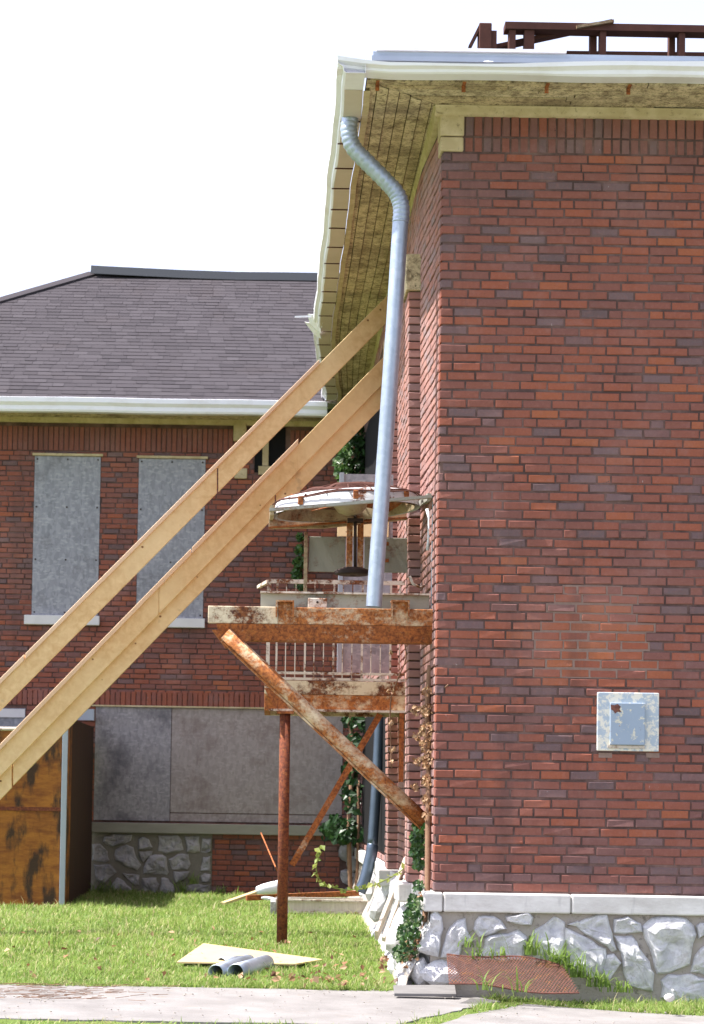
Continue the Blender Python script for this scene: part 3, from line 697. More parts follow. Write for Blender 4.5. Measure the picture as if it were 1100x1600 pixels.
# stone base
sbx = MB().box(W(143, 1350).x, W(331, 1350).x, YW - .02, YW + .02, -.3, W(250, 1302).z - .002).build('stone_base', 'grey_mortar', wing)
A7 = lambda l: zp(l, 140, 1270, 5.366)
WS = [[(120, 200), (200, 175), (360, 185), (350, 235), (190, 290), (110, 240)], [(215, 310), (310, 265), (370, 290), (395, 380), (435, 440), (400, 485), (330, 460), (215, 400), (205, 350)],
 [(20, 260), (90, 260), (150, 320), (170, 400), (130, 420), (20, 400)], [(410, 220), (440, 200), (500, 225), (530, 290), (470, 310), (410, 310)], [(410, 325), (530, 320), (520, 355), (450, 420), (425, 390)],
 [(575, 190), (740, 185), (775, 230), (790, 310), (640, 350), (570, 320)], [(795, 200), (920, 195), (930, 330), (815, 330)], [(945, 215), (1020, 215), (1020, 330), (935, 330)],
 [(500, 360), (610, 350), (645, 370), (665, 500), (650, 525), (450, 510), (450, 460)], [(660, 390), (740, 345), (830, 350), (850, 430), (820, 480), (690, 475)], [(950, 370), (1015, 360), (1015, 490), (930, 490)],
 [(700, 490), (840, 490), (800, 560), (720, 590)], [(925, 530), (960, 505), (1015, 515), (1015, 580), (940, 580)], [(760, 630), (870, 600), (1015, 600), (1010, 690), (870, 720), (760, 700)],
 [(270, 500), (420, 520), (420, 610), (380, 610), (310, 550)], [(440, 545), (560, 540), (585, 600), (560, 720), (490, 740), (455, 650)], [(600, 545), (660, 550), (700, 600), (735, 720), (580, 735), (590, 640)],
 [(230, 540), (290, 570), (370, 660), (440, 720), (430, 760), (150, 720), (170, 620)], [(30, 430), (170, 430), (230, 500), (120, 600), (60, 560)]]
for i, s_ in enumerate(WS): stone_mb([at(x, y, YW - .02) for x, y in A7(s_)], 300 + i, .03).build('stone', 'grey_stone', sbx)
# stone at the inner corner
for i, (px, py) in enumerate([(542, 1330), (545, 1370), (552, 1350), (548, 1395)]): lump(at(px, py, YW - .02), (.12, .06, .14), 400 + i).build('stone', 'grey_stone', wing)
MB().box(-.16, .01, YW - .09, YW, W(590, 1302).z - .05, W(590, 1270).z).build('corner_sill', 'sill_olive', wing)
# upper right opening: flat panel coloured as inner shade, with a cream mullion and blocks
x0, x1, z0, z1 = O5
v = MB().box(x0, x1, YW + .002, YW + .009, z0, z1).build('shade_panel', 'near_black', wing)
q = W(415, 700); MB().box(q.x - .04, q.x + .04, YW - .03, YW + .001, W(415, 728).z, z1).build('mullion', 'cream_trim', v)
MB().box(q.x - .09, q.x + .09, YW - .04, YW + .001, W(415, 742).z, W(415, 729).z).build('mullion_base', 'cream_trim', v)
q = W(373, 690); MB().box(q.x - .07, q.x + .10, YW - .06, YW + .01, W(373, 690).z, W(373, 655).z).build('corner_block', 'cream_trim', wing, bevel=.01)
MB().box(q.x - .05, q.x + .12, YW - .03, YW + .01, W(373, 748).z, W(373, 732).z).build('corner_block', 'cream_trim', wing, bevel=.01)
# eave, gutter, roof
ZWE = W(250, 655).z; OW = .55
YE = YW - OW
for i in range(5):
    MB().box(-8.6, .0, YW - OW * (i + 1) / 5 + .003, YW - OW * i / 5 - .003, ZWE + random.uniform(-.003, .003), ZWE + .02, random.random()).build('soffit_board', 'old_cream_paint', wing)
mb = MB(); mb.sweep([[Vector((x, YW - .001 + y_, ZWE - .003 + z)) for y_, z in prof] for x in (-8.6, 0)]); mb.build('moulding', 'cream_trim', wing, smooth=True)
zg0, zg1 = at(250, 646, YE - .1).z, at(250, 625, YE - .1).z
mb = MB(); kz = (zg1 - zg0) / .105
XGE = at(511, 640, YE - .1).x
mb.sweep([[Vector((x, YE - .005 + a * .9, zg0 + b * kz + .004 * math.sin(x * 3))) for a, b in GP] for x in np.linspace(-8.9, XGE, 16)]); go = mb.build('gutter', 'white_gutter', wing, solid=.003)
MB().box(-8.8, XGE, YE - .003, YE + .03, ZWE - .01, zg1).build('fascia', 'sill_white', wing)
# hip roof of single shingle tabs
ZE = zg1 + .01; SL = .577; TR = 4.75; RX = at(145, 425, YE + TR).x
YR = YE - .06
ro = MB(); L = -8.9; RT = 3.0
HX = RX - (TR + .06)
pr = [Vector((HX, YR, ZE)), Vector((RT, YR, ZE)), Vector((RT, YE + TR, ZE + SL * (TR + .06))), Vector((RX, YE + TR, ZE + SL * (TR + .06))), Vector((HX, YE + 2 * TR, ZE)), Vector((RT, YE + 2 * TR, ZE))]
ro.add(pr, [(0, 1, 2, 3), (0, 3, 4), (3, 2, 5, 4)])
roo = ro.build('roof', 'shingle', wing)
sh = MB(); S = Vector((0, 1, SL)).normalized(); N = Vector((0, -SL, 1)).normalized(); Lr = math.hypot(TR + .06, SL * (TR + .06)); nrow = 38; e = Lr / nrow
for r in range(nrow):
    base = Vector((0, YR, ZE)) + S * (r * e); xl = HX + (RX - HX) * (r / nrow); x = max(xl, -6.6) - random.uniform(0, .3)
    while x < 1.5:
        w = random.choice((.15, .17, .17, .19, .33)); a, b = max(x, xl), x + w - .004
        if b > a:
            th = random.uniform(.008, .014); p0 = base - S * .004; sl = random.uniform(-.006, .006); e1 = e * 1.05
            sh.add([Vector((a, 0, 0)) + p0 + N * .002, Vector((b, 0, 0)) + p0 + N * .002, Vector((a, 0, 0)) + p0 + N * th + S * sl, Vector((b, 0, 0)) + p0 + N * th + S * sl, Vector((a, 0, 0)) + p0 + S * e1 + N * .005, Vector((b, 0, 0)) + p0 + S * e1 + N * .005],
                   [(0, 1, 3, 2), (2, 3, 5, 4), (1, 5, 3), (0, 2, 4)], min(1, max(0, random.gauss(.55, .17))))
        x += w
sh.build('shingle_field', 'shingle', roo, kind='stuff')
zr = ZE + SL * (TR + .06); yr = YE + TR
mb = MB(); mb.sweep([[Vector((x, yr - .16, zr - .06 + d)), Vector((x, yr - .12, zr + .07 + d)), Vector((x, yr, zr + .09 + d)), Vector((x, yr + .15, zr - .04 + d))] for x, d in ((RX - .02, .05), (RX + .5, .03), (RX + 1.4, .0), (RX + 2.2, -.015), (RX + 3.0, -.01), (RT, -.01))]); mb.build('ridge_cap', 'ridge_metal', roo, solid=.01)
mb = MB(); a, b = Vector((HX, YR, ZE + .02)), Vector((RX, yr, zr + .03)); mb.bar(a, b, .03, .16, N); mb.build('hip_cap', 'shingle', roo)

# ================================================================== RUSTY WALL BRACKET
YB = .36
def bar_px(mb, x0, y0, x1, y1, Y0, Y1, w, t, up=(0, 0, 1)):
    return mb.bar(at(x0, y0, Y0), at(x1, y1, Y1), w, t, up)
br = thing('wall_bracket', (0, YB, 0), 'rusty cream steel bracket with diagonal strut holding up the old fan unit', 'bracket')
a, b = at(325, 962, YB), at(679, 966, YB); h = at(325, 948, YB).z - at(325, 977, YB).z
zt = at(500, 949, YB).z; zm = at(500, 976, YB).z; zb = at(500, 1002, YB).z
MB().box(a.x, a.x + .52, YB, YB + .05, zm, zt).build('beam', 'rusty_cream', br, bevel=.006); MB().box(a.x + .521, .0, YB, YB + .05, zm, zt - .002).build('beam', 'rusty_mid', br, bevel=.006)
mb = MB(); mb.add([(a.x + .06, YB - .001, zm - .001), (0, YB - .001, zm - .001), (0, YB + .05, zb), (a.x + .10, YB + .05, zb), (a.x + .06, YB + .2, zm - .001), (0, YB + .2, zm - .001), (0, YB + .2, zb), (a.x + .1, YB + .2, zb)],
                  [(0, 3, 2, 1), (4, 5, 6, 7), (0, 4, 7, 3), (1, 2, 6, 5), (3, 7, 6, 2), (0, 1, 5, 4)]); mb.build('lower_beam', 'rusty_deep', br, bevel=.004)
MB().box(a.x + .02, -.05, YB + .05, YB + .20, zt - .03, zt - .004).build('top_flange', 'rusty_cream', br)
for px in (445, 625):
    q = at(px, 955, YB); z1 = at(px, 941, YB).z; z0 = at(px, 969, YB).z
    cl = MB(); hw = .068
    cl.box(q.x - hw, q.x - hw + .012, YB - .05, YB - .002, z0 + .02, z1); cl.box(q.x + hw - .012, q.x + hw, YB - .05, YB - .002, z0 + .02, z1); cl.box(q.x - hw, q.x + hw, YB - .05, YB + .06, z1 - .012 + .012, z1 + .012)
    cl.add([(q.x - hw + .012, YB - .012, z1), (q.x + hw - .012, YB - .012, z1), (q.x + hw - .012, YB - .003, z0 - .03), (q.x - hw + .03, YB - .003, z0 - .03)], [(0, 1, 2, 3)])
    cl.build('clip', 'rusty_mid', br)
p0, p1 = at(352, 990, YB + .03), at(664, 1284, YB + .10)
d = (p1 - p0).normalized()
MB().tube([p0, p0.lerp(p1, .33), p0.lerp(p1, .66), p1], .054, 14).build('strut', 'rusty_mid', br, smooth=True)
MB().bar(p0 + Vector((-.03, .03, -.055)), p1 + Vector((-.03, .03, -.055)), .012, .09, (d.z, 0, -d.x)).build('strut_angle', 'rusty_mid', br)
g0 = at(330, 984, YB + .12)
mb = MB(); P3 = [at(331, 984, YB + .03), at(352, 1012, YB + .03), at(392, 1000, YB + .03), at(392, 984, YB + .03)]
mb.add(P3 + [p + Vector((0, .14, 0)) for p in P3], [(0, 1, 2, 3), (7, 6, 5, 4), (0, 4, 5, 1), (1, 5, 6, 2), (2, 6, 7, 3), (3, 7, 4, 0)]); mb.build('gusset', 'rusty_deep', br)
MB().box(-.02, .006, YB - .06, YB + .26, p1.z - .14, p1.z + .1).build('wall_plate', 'rusty_deep', br)
# rear mate of the bracket
br2 = thing('wall_bracket', (0, 1.55, 0), 'rear rusty bracket mostly hidden behind the front bracket beam', 'bracket')
MB().box(-1.62, .0, 1.58, 1.63, zm, zt).build('beam', 'rusty_cream', br2, bevel=.006)

# ================================================================== OLD FAN UNIT
YN, YFR = .46, 1.62
fan = thing('fan_unit', (-.63, 1.0, zt), 'rusted open fan unit with domed wire guard and grey panels on the bracket', 'fan')
xl, xr = at(421, 800, YN).x, at(681, 780, YN).x
zn0, zn1 = at(430, 797, YN).z, at(672, 776, YN).z
# upper square frame
MB().bar((xl, YN, zn0), (-.012, YN, zn1), .022, .05).build('frame_bar', 'rusty_grey', fan)
def fbar(): pass
za = at(430, 826, YFR).z; zb_ = at(430, 797, YFR).z; zc = at(668, 808, YFR).z; zd = at(668, 790, YFR).z
xfl, xfr = at(420, 810, YFR).x, at(671, 800, YFR).x
mb = MB(); pf = [(xfl, za), (xfl + .45, za + .012), (xfr, zc), (xfr, zd + .02), (xfl + .45, zb_ + .005), (xfl, zb_)]
mb.add([(x, YFR, z) for x, z in pf] + [(x, YFR + .05, z) for x, z in pf], [tuple(range(5, -1, -1)), tuple(range(6, 12))] + [(k, (k + 1) % 6, 6 + (k + 1) % 6, 6 + k) for k in range(6)])
mb.build('rear_channel', 'rusty_tan', fan, bevel=.005)
MB().bar((xfl, YFR - .02, za + .004), (xfr, YFR - .02, zc + .004), .012, .06).build('channel_flange', 'rusty_deep', fan)
MB().bar((xl + .02, YN, zn0), (xfl + .02, YFR, zb_ - .05), .07, .03).build('frame_bar', 'rusty_tan', fan)
MB().bar((-.03, YN, zn1), (-.03, YFR, zd), .05, .03).build('frame_bar', 'rusty_grey', fan)
# ring and dome guard
cx, cy = (xl + .0) / 2 - .02, (YN + YFR) / 2; rad = .545; zr0 = (zn0 + zn1) / 2 + .01
tilt = (zn1 - zn0) / (-xl) * .8
mb = MB(); rings = []
for k in range(49):
    t = 2 * math.pi * k / 48; x, y = math.cos(t), math.sin(t)
    rings.append([Vector((cx + rr * x, cy + rr * y, zr0 + zz + tilt * rr * x)) for rr, zz in ((rad + .03, 0), (rad + .02, .03), (rad, .10), (rad - .025, .115), (rad - .03, .10), (rad - .01, .0))])
mb.sweep([r_[:4] for r_ in rings]); mb.build('fan_ring', 'rusty_white', fan, smooth=True); mb = MB(); mb.sweep([r_[3:] for r_ in rings]); mb.build('ring_lining', 'rusty_tan', fan, smooth=True)
gd = MB()
for i in range(20):
    rr = (rad + .03) * (1 - i / 20.5); z = zr0 + .095 + .115 * (1 - (rr / rad) ** 2)
    gd.tube([(cx + rr * math.cos(2 * math.pi * k / 40), cy + rr * math.sin(2 * math.pi * k / 40), z + tilt * rr * math.cos(2 * math.pi * k / 40) + .009 * math.sin(k * .9 + i * .6)) for k in range(41)], .006, 5, False)
for k in range(20):
    t = 2 * math.pi * k / 20
    gd.tube([(cx + rr * math.cos(t), cy + rr * math.sin(t), zr0 + .098 + .115 * (1 - (rr / rad) ** 2) + tilt * rr * math.cos(t)) for rr in np.linspace(rad + .015, .05, 7)], .006, 5, False)
gd.build('wire_guard', 'rust_timber', fan, kind='stuff')
for px, py in ((470, 782), (556, 769), (638, 770)):
    q = at(px, py, YN); t = math.acos(max(-1, min(1, (q.x - cx) / rad)));
    y = cy - math.sin(t) * (rad + .03); MB().box(q.x - .02, q.x + .02, y - .03, y + .0, zr0 + .02 + tilt * (q.x - cx), zr0 + .085 + tilt * (q.x - cx)).build('guard_lug', 'rusty_deep', fan, bevel=.006)
# shaft, bearing posts, pulley disc, dish
YM = (YN + YFR) / 2 + .1
for x0, x1 in ((541, 551), (558, 568)):
    p, q = at(x0, 890, YM + .1), at(x1, 811, YM + .1); MB().box(p.x, q.x, YM + .05, YM + .12, p.z, q.z).build('bearing_post', 'rusty_mid', fan)
p, q = at(555, 890, YM), at(555, 786, YM); MB().tube([p, q], .013, 10).build('shaft', 'dark_iron', fan, smooth=True)
p = at(555, 813, YM); MB().box(p.x - .06, p.x + .06, YM - .03, YM + .05, p.z - .014, p.z + .014).build('bearing', 'dark_iron', fan)
p = at(551, 893, YM); r0 = .145
mb = MB(); mb.sweep([[Vector((p.x + rr * math.cos(2 * math.pi * k / 32), YM + rr * math.sin(2 * math.pi * k / 32), p.z + zz)) for rr, zz in ((.01, .03), (.08, .03), (r0 - .02, .012), (r0, -.002), (r0 - .012, -.012), (r0, -.022), (r0 - .03, -.03), (.02, -.028))] for k in range(33)]); mb.build('pulley', 'dark_iron', fan, smooth=True)
p = at(547, 796, YM); mb = MB(); mb.sweep([[Vector((p.x + rr * math.cos(2 * math.pi * k / 24), YM + rr * math.sin(2 * math.pi * k / 24), p.z + zz)) for rr, zz in ((.135, .05), (.13, .02), (.09, -.03), (.03, -.05), (.0, -.052))] for k in range(25)]); mb.build('hub_dish', 'rusty_tan', fan, smooth=True)
for k in range(4):                                       # fan blades
    t = k * math.pi / 2 + .5; d = Vector((math.cos(t), math.sin(t), 0)); n_ = Vector((-d.y, d.x, 0))
    c0 = Vector((p.x, YM, p.z + .06)) + d * .13; c1 = Vector((p.x, YM, p.z + .06)) + d * .48
    mb = MB(); mb.add([c0 - n_ * .05 + Vector((0, 0, .02)), c0 + n_ * .05 - Vector((0, 0, .02)), c1 + n_ * .11 - Vector((0, 0, .035)), c1 - n_ * .11 + Vector((0, 0, .035))], [(0, 1, 2, 3)]); mb.build('blade', 'rusty_deep', fan, solid=.004)
# panels
for x0, y0, x1, y1, mt in ((482, 839, 540, 893, 'grey_green_panel'), (569, 841, 649, 894, 'grey_green_panel'), (650, 841, 665, 896, 'rusty_grey')):
    p, q = at(x0, y1, YFR - .06), at(x1, y0, YFR - .06); pn = MB().box(p.x, q.x, YFR - .06, YFR - .045, p.z, q.z).build('panel', mt, fan, bevel=.004)
    if x0 == 569:
        for xx, yy in ((604, 850), (640, 850), (604, 876), (640, 876)):
            c_ = at(xx, yy, YFR - .07); MB().box(c_.x - .018, c_.x + .018, YFR - .072, YFR - .0605, c_.z - .012, c_.z + .016).build('hasp', 'rusty_deep', pn)
p, q = at(474, 930, YFR - .06), at(481, 832, YFR - .06); MB().box(p.x, q.x, YFR - .09, YFR - .05, p.z, q.z).build('post', 'rusty_tan', fan)
p, q = at(665, 950, 1.2), at(672, 776, 1.2); MB().box(p.x, q.x, 1.2, 1.24, p.z, q.z - .05).build('post', 'rusty_grey', fan)
p, q = at(675, 952, YN), at(682, 776, YN); MB().box(p.x, min(q.x, -.006), YN, YN + .05, p.z, q.z).build('post', 'blue_grey_paint', fan)
mb = MB(); mb.tube([at(667, 795, .7), at(671, 810, .7), at(670, 840, .7), at(668, 860, .7)], .012, 8); mb.build('hose', 'bucket_white', fan, smooth=True)
mb = MB(); mb.tube([at(640, 900, 1.0), at(645, 912, 1.0), at(656, 918, 1.0), at(672, 912, 1.0), at(680, 905, 1.0)], .010, 8); mb.build('conduit', 'rusty_light', fan, smooth=True)
# base frame
p, q = at(407, 947, YN + .02), at(660, 931, YN + .02)
MB().box(p.x, -.02, YN + .02, YN + .04, zt + .001, q.z).build('base_channel', 'rusty_grey', fan)
MB().box(p.x - .004, -.02, YN - .02, YN + .04, q.z + .001, q.z + .014).build('base_flange', 'rusty_light', fan)
MB().box(p.x, -.02, YFR, YFR + .03, zt + .001, q.z).build('base_channel', 'rusty_grey', fan)
MB().box(p.x, p.x + .03, YN + .04, YFR, zt + .002, q.z).build('base_channel', 'rusty_light', fan)
p, q = at(481, 947, YN - .01), at(511, 935, YN - .01); bx = MB().box(p.x, q.x, YN - .03, YN + .019, zt + .003, q.z).build('switch_box', 'rusty_light', fan, bevel=.006)
c_ = at(496, 941, YN - .03); MB().tube([(c_.x, YN - .034, c_.z), (c_.x, YN - .0305, c_.z)], .009, 10).build('knockout', 'dark_iron', bx)

# ================================================================== STEEL LANDING
YL0, YL1 = 3.2, 4.32
la = thing('steel_landing', (at(443, 1470, YL0).x, YL0, gz(-1, YL0)), 'rusty steel landing with picket railing and single round post', 'landing')
p, q = at(413, 1110, YL0), at(637, 1066, YL0)
zq = q.z - (q.z - p.z) * .45; MB().box(p.x, -.002, YL0, YL0 + .05, zq, q.z).build('front_beam', 'rusty_cream', la, bevel=.004); MB().box(p.x, -.002, YL0 + .003, YL0 + .05, p.z, zq - .001).build('front_beam', 'rusty_mid', la, bevel=.004)
MB().box(p.x + .04, -.002, YL0 - .03, YL0 - .001, p.z - .004, p.z + .016).build('beam_flange', 'rusty_light', la)
MB().box(p.x, -.002, YL1, YL1 + .05, p.z, q.z).build('rear_beam', 'rusty_cream', la)
MB().box(p.x, p.x + .05, YL0 + .051, YL1 - .001, p.z, q.z - .02).build('side_beam', 'rusty_deep', la)
MB().box(p.x + .05, -.002, YL0 + .05, YL1, p.z + .12, q.z - .01).build('deck', 'rusty_deep', la)
mb = MB(); g = [at(413, 1075, YL0 - .01), at(432, 1112, YL0 - .01), at(452, 1112, YL0 - .01), at(440, 1075, YL0 - .01)]; mb.add([*g, *[v_ + Vector((0, -.012, 0)) for v_ in g]], [(0, 1, 2, 3), (7, 6, 5, 4), (0, 4, 5, 1), (1, 5, 6, 2), (2, 6, 7, 3), (3, 7, 4, 0)]); mb.build('gusset', 'rusty_deep', la)
c_ = at(443, 1300, YL0 + .03); ptop = p.z - .006
po = MB().tube([(c_.x, YL0 + .03, gz(c_.x, YL0) - .1), (c_.x, YL0 + .03, 1.2), (c_.x - .002, YL0 + .03, ptop)], .047, 16).build('post', 'rusty_dark', la, smooth=True)
MB().box(c_.x - .075, c_.x + .075, YL0 - .04, YL0 + .1, ptop - .02, ptop).build('cap_plate', 'rusty_deep', po)
c2 = at(443, 1300, YL1).x
for a_, b_ in (((456, 1352), (594, 1116)),):
    u_, v_ = at(*a_, YL0 + .06), at(*b_, YL0 + .06)
    MB().bar(u_, v_, .012, .055, (0, 1, 0)).build('brace', 'rusty_deep', la); MB().bar(u_ + Vector((.018, .03, -.012)), v_ + Vector((.018, .03, -.012)), .055, .012, (0, 1, 0)).build('brace', 'rusty_deep', la)
MB().bar(at(432, 1358, YL0 + .08), at(409, 1304, YL0 + .9), .045, .012, (0, 1, 0)).build('brace', 'rusty_deep', la)
# railing
zt_, zb2 = at(500, 909, YL0).z, at(500, 1061, YL0).z; zm2 = at(500, 1052, YL0).z; xr_ = -.10
x0 = at(416, 1000, YL0).x
for z, w in ((zt_, .035), (zb2, .022), (zm2, .022)): MB().box(x0, xr_ + .1, YL0 + .0, YL0 + .03, z - w / 2, z + w / 2).build('rail', 'rusty_light', la)
z3 = at(450, 925, YL0).z; MB().box(x0, at(528, 925, YL0).x, YL0 + .031, YL0 + .045, z3 - .012, z3 + .012).build('rail', 'rusty_light', la)
k = 0; x = x0
while x < xr_ + .05:
    w = .032 if k == 0 else .009
    MB().box(x, x + w * 1.0 + (.008 if k % 3 == 1 else 0), YL0 + .005, YL0 + .022, zb2 + .012, zt_ - .018).build('picket', 'rusty_light', la); x += .083; k += 1
MB().bar((x0 + .015, YL0 + .03, zt_), at(404, 917, YL1), .03, .03).build('rail', 'rusty_light', la)
MB().bar((x0 + .015, YL0 + .03, zb2), (x0 + .015, YL1, zb2), .022, .022).build('rail', 'rusty_light', la)
for k in range(10): MB().box(x0 + .01, x0 + .022, YL0 + .12 + k * .1, YL0 + .132 + k * .1, zb2 + .012, zt_ - .03).build('picket', 'rusty_light', la)
MB().box(-.07, -.03, YL0 - .02, YL0 + .02, at(635, 1222, YL0).z, p.z - .006).build('wall_leg', 'rusty_deep', la)
# grey board standing on the landing
gb = thing('standing_board', (at(580, 1050, 3.9).x, 3.9, at(580, 1050, 3.9).z), 'tall grey sheet standing on the landing behind the railing', 'board')
p, q = at(530, 1052, 3.9), at(640, 742, 3.9); MB().box(p.x, -.11, 3.9, 3.94, p.z, q.z).build('sheet', 'grey_green_panel', gb)
gb.children[0].data.materials[0] = M['grey_board']
u_, v_ = at(527, 838, 3.89), at(625, 808, 3.89); MB().box(u_.x, -.15, 3.86, 3.899, u_.z, v_.z).build('batten', 'lumber', gb)
MB().box(p.x - .02, p.x + .02, 3.88, 3.95, p.z, q.z + .01).build('edge_trim', 'blue_grey_paint', gb)

# ================================================================== RAKING TIMBER SHORES
rnl = random.Random(21)
def shore(name, label, lines, Y0, Y1, xtop, grp):
    """lines: (name, x_end_px, [y at x=0 and slope reference], depth offset, material)"""
    root = None
    for nm, xe, (ya0, yb0), (ya1, yb1), xref, off, th, mat in lines:
        def edge(x, y0, y1): return y0 + (y1 - y0) * x / xref
        def YY(x): return Y0 + (Y1 - Y0) * x / 600 + off
        xs = -330
        P = [at(xe, edge(xe, ya0, ya1), YY(xe)), at(xe, edge(xe, yb0, yb1), YY(xe)), at(xs, edge(xs, yb0, yb1), YY(xs)), at(xs, edge(xs, ya0, ya1), YY(xs))]
        if root is None: root = thing(name, (P[2].x, P[2].y, 0.0), label, 'timber prop', grp)
        cuts = [0] + sorted(rnl.uniform(.2, .95) for _ in range(2 if 'flange' not in nm else 1)) + [1]
        for c0_, c1_ in zip(cuts[:-1], cuts[1:]):
            e_ = .0012; oy = Vector((0, rnl.uniform(-.004, .004), rnl.uniform(-.004, .004)))
            Q = [P[0].lerp(P[3], c0_ + e_) + oy, P[1].lerp(P[2], c0_ + e_) + oy, P[1].lerp(P[2], c1_ - e_) + oy, P[0].lerp(P[3], c1_ - e_) + oy]
            mb = MB(); mb.add(Q + [v_ + Vector((0, th, 0)) for v_ in Q], [(0, 1, 2, 3), (7, 6, 5, 4), (0, 4, 5, 1), (1, 5, 6, 2), (2, 6, 7, 3), (3, 7, 4, 0)]); mb.build(nm, mat, root, bevel=.004)
    return root
shore('timber_shore', 'upper pale timber shore raking up to the eave soffit', [
    ('plank', 628, (1069, 1111), (537, 578), 530, 0, .04, 'lumber'), ('flange_plank', 500, (1060, 1069.3), (530, 537.5), 530, -.04, .10, 'lumber_edge')], 4.1, 5.25, 628, 'timber shores propping the eave')
shore('timber_shore', 'lower doubled timber shore below the upper one, behind the fan unit', [
    ('plank', 626, (1171, 1212), (565, 606), 592, 0, .04, 'lumber'), ('plank', 627, (1211, 1249), (602, 640), 592, .042, .04, 'lumber'),
    ('cover_plank', 466, (1171, 1213), (565, 607), 592, -.042, .04, 'lumber'), ('flange_plank', 467, (1162, 1171.3), (556, 565.5), 592, -.085, .12, 'lumber_edge')], 4.3, 5.6, 627, 'timber shores propping the eave')

# ================================================================== DOWNSPOUT (near corner)
YD = .26
ds = thing('downspout', at(583, 948, YD), 'loose galvanised downspout hanging from the gutter corner down to the rusty beam', 'downspout')
path = [at(x, y, YD) for x, y in ((548, 182), (545, 205), (552, 230), (575, 255), (602, 282), (620, 303), (627, 325), (626, 348))]
def spline(P, n):
    out = []
    for i in range(len(P) - 1):
        p0, p1, p2, p3 = P[max(i - 1, 0)], P[i], P[i + 1], P[min(i + 2, len(P) - 1)]
        for k in range(n):
            t = k / n; out.append(.5 * ((2 * p1) + (p2 - p0) * t + (2 * p0 - 5 * p1 + 4 * p2 - p3) * t * t + (3 * p1 - p0 - 3 * p2 + p3) * t ** 3))
    return out + [P[-1]]
P = spline(path, 10); MB().tube(P, [.062 + .0035 * math.cos(i * math.pi / 1.5) for i in range(len(P))], 20).build('elbow', 'galvanised', ds, smooth=True)
P = [at(626, 343, YD), at(616, 500, YD), at(602, 700, YD), at(584, 948, YD + .02)]
MB().tube(P, .059, 20, False).build('pipe', 'galvanised', ds, smooth=True)
# ================================================================== TIMBERS ON THE ROOF
YT = .9
rf = thing('roof_frame', (at(900, 78, YT).x, YT, q1.z), 'dark brown ladder-like timber frame left standing on the roof', 'timber frame')
MB().bar(at(788, 44, YT), at(1110, 50, YT), .055, .14).build('rail', 'rust_timber', rf); MB().bar(at(788, 44, YT).lerp(at(1110, 50, YT), 1), Vector((4, YT, at(1110, 50, YT).z - .02)), .05, .139).build('rail', 'rust_timber', rf)
MB().bar(at(735, 86, YT + .25), Vector((4, YT + .25, at(1110, 88, YT + .25).z)), .05, .1).build('sill_timber', 'rust_timber', rf)
for a_, b_ in ((794, 805), (818, 834), (924, 935), (936, 946), (1048, 1058), (1059, 1069)):
    p, q = at(a_, 88, YT), at(b_, 46, YT); MB().box(p.x, q.x, YT - .05 + (.12 if a_ in (924, 1048) else 0), YT + .05 + (.1 if a_ in (924, 1048) else 0), q1.z - .03, q.z - .0).build('post', 'rust_timber', rf, bevel=.004)
mb = MB(); mb.bar(at(770, 76, YT + .1), at(955, 36, YT + .1), .03, .1); mb.build('loose_board', 'rust_timber', rf)
MB().bar(at(900, 44, YT - .06), at(958, 35, YT - .06), .022, .08).build('loose_board', 'rusty_tan', rf)
st_ = thing('timber_stub', (at(758, 78, YT).x, YT, q1.z), 'short broken dark timber stub at the left of the roof frame', 'timber')
p, q = at(747, 80, YT), at(767, 41, YT); MB().box(p.x, q.x, YT - .08, YT + .08, q1.z - .03, q.z).build('block', 'rust_timber', st_, bevel=.008)
MB().bar(at(733, 76, YT), at(749, 44, YT), .02, .12).build('splinter', 'rust_timber', st_); p, q = at(766, 80, YT), at(775, 52, YT); MB().box(p.x + .002, q.x, YT - .06, YT + .06, q1.z - .03, q.z).build('block', 'rust_timber', st_)

# ================================================================== STAINED PLYWOOD BOX (left)
YS = 8.9
sh_ = thing('plywood_shed', (at(0, 1400, YS).x, YS, gz(-4, YS)), 'orange stained plywood shed with a grey corner post against the wing', 'shed')
p, q = at(-160, 1410, YS), at(97, 1142, YS); g0_ = gz(-4, YS) - .05
zmid = at(50, 1264, YS).z; pcx = at(100, 1270, YS).x
MB().box(p.x, q.x, YS, YS + .03, g0_, zmid - .022).build('sheet', 'stained_plywood', sh_); MB().box(p.x, q.x, YS, YS + .03, zmid + .022, q.z).build('sheet', 'stained_plywood', sh_)
MB().box(p.x, pcx - .033, YS - .012, YS + .02, zmid - .021, zmid + .021).build('rail', 'rusty_dark', sh_)
a_, b_ = at(96, 1400, YS), at(104, 1140, YS); MB().box(pcx - .031, pcx + .031, YS - .045, YS - .002, g0_, b_.z + .12).build('corner_post', 'blue_grey_paint', sh_, bevel=.004)
xs_ = pcx + .028; MB().box(xs_ - .03, xs_, YS + .041, YS + .5, g0_, b_.z + .10).build('side_sheet', 'stained_plywood', sh_); MB().box(xs_ - .03, xs_ - .004, YS + .5, YW - .09, g0_, b_.z + .14).build('side_sheet', 'dark_board', sh_)
MB().tube([at(-160, 1137, YS), at(25, 1139, YS), at(100, 1141, YS)], .022, 10).build('top_pipe', 'rusty_light', sh_, smooth=True)
MB().box(p.x, xs_ - .04, YS + .05, YW - .1, q.z - .08, q.z - .05).build('roof_sheet', 'dark_board', sh_)
u_, v_ = at(118, 1125, YW - .3), at(147, 1108, YW - .3); MB().box(u_.x, v_.x, YW - .3, YW - .14, u_.z, v_.z).build('flashing', 'blue_grey_paint', sh_)

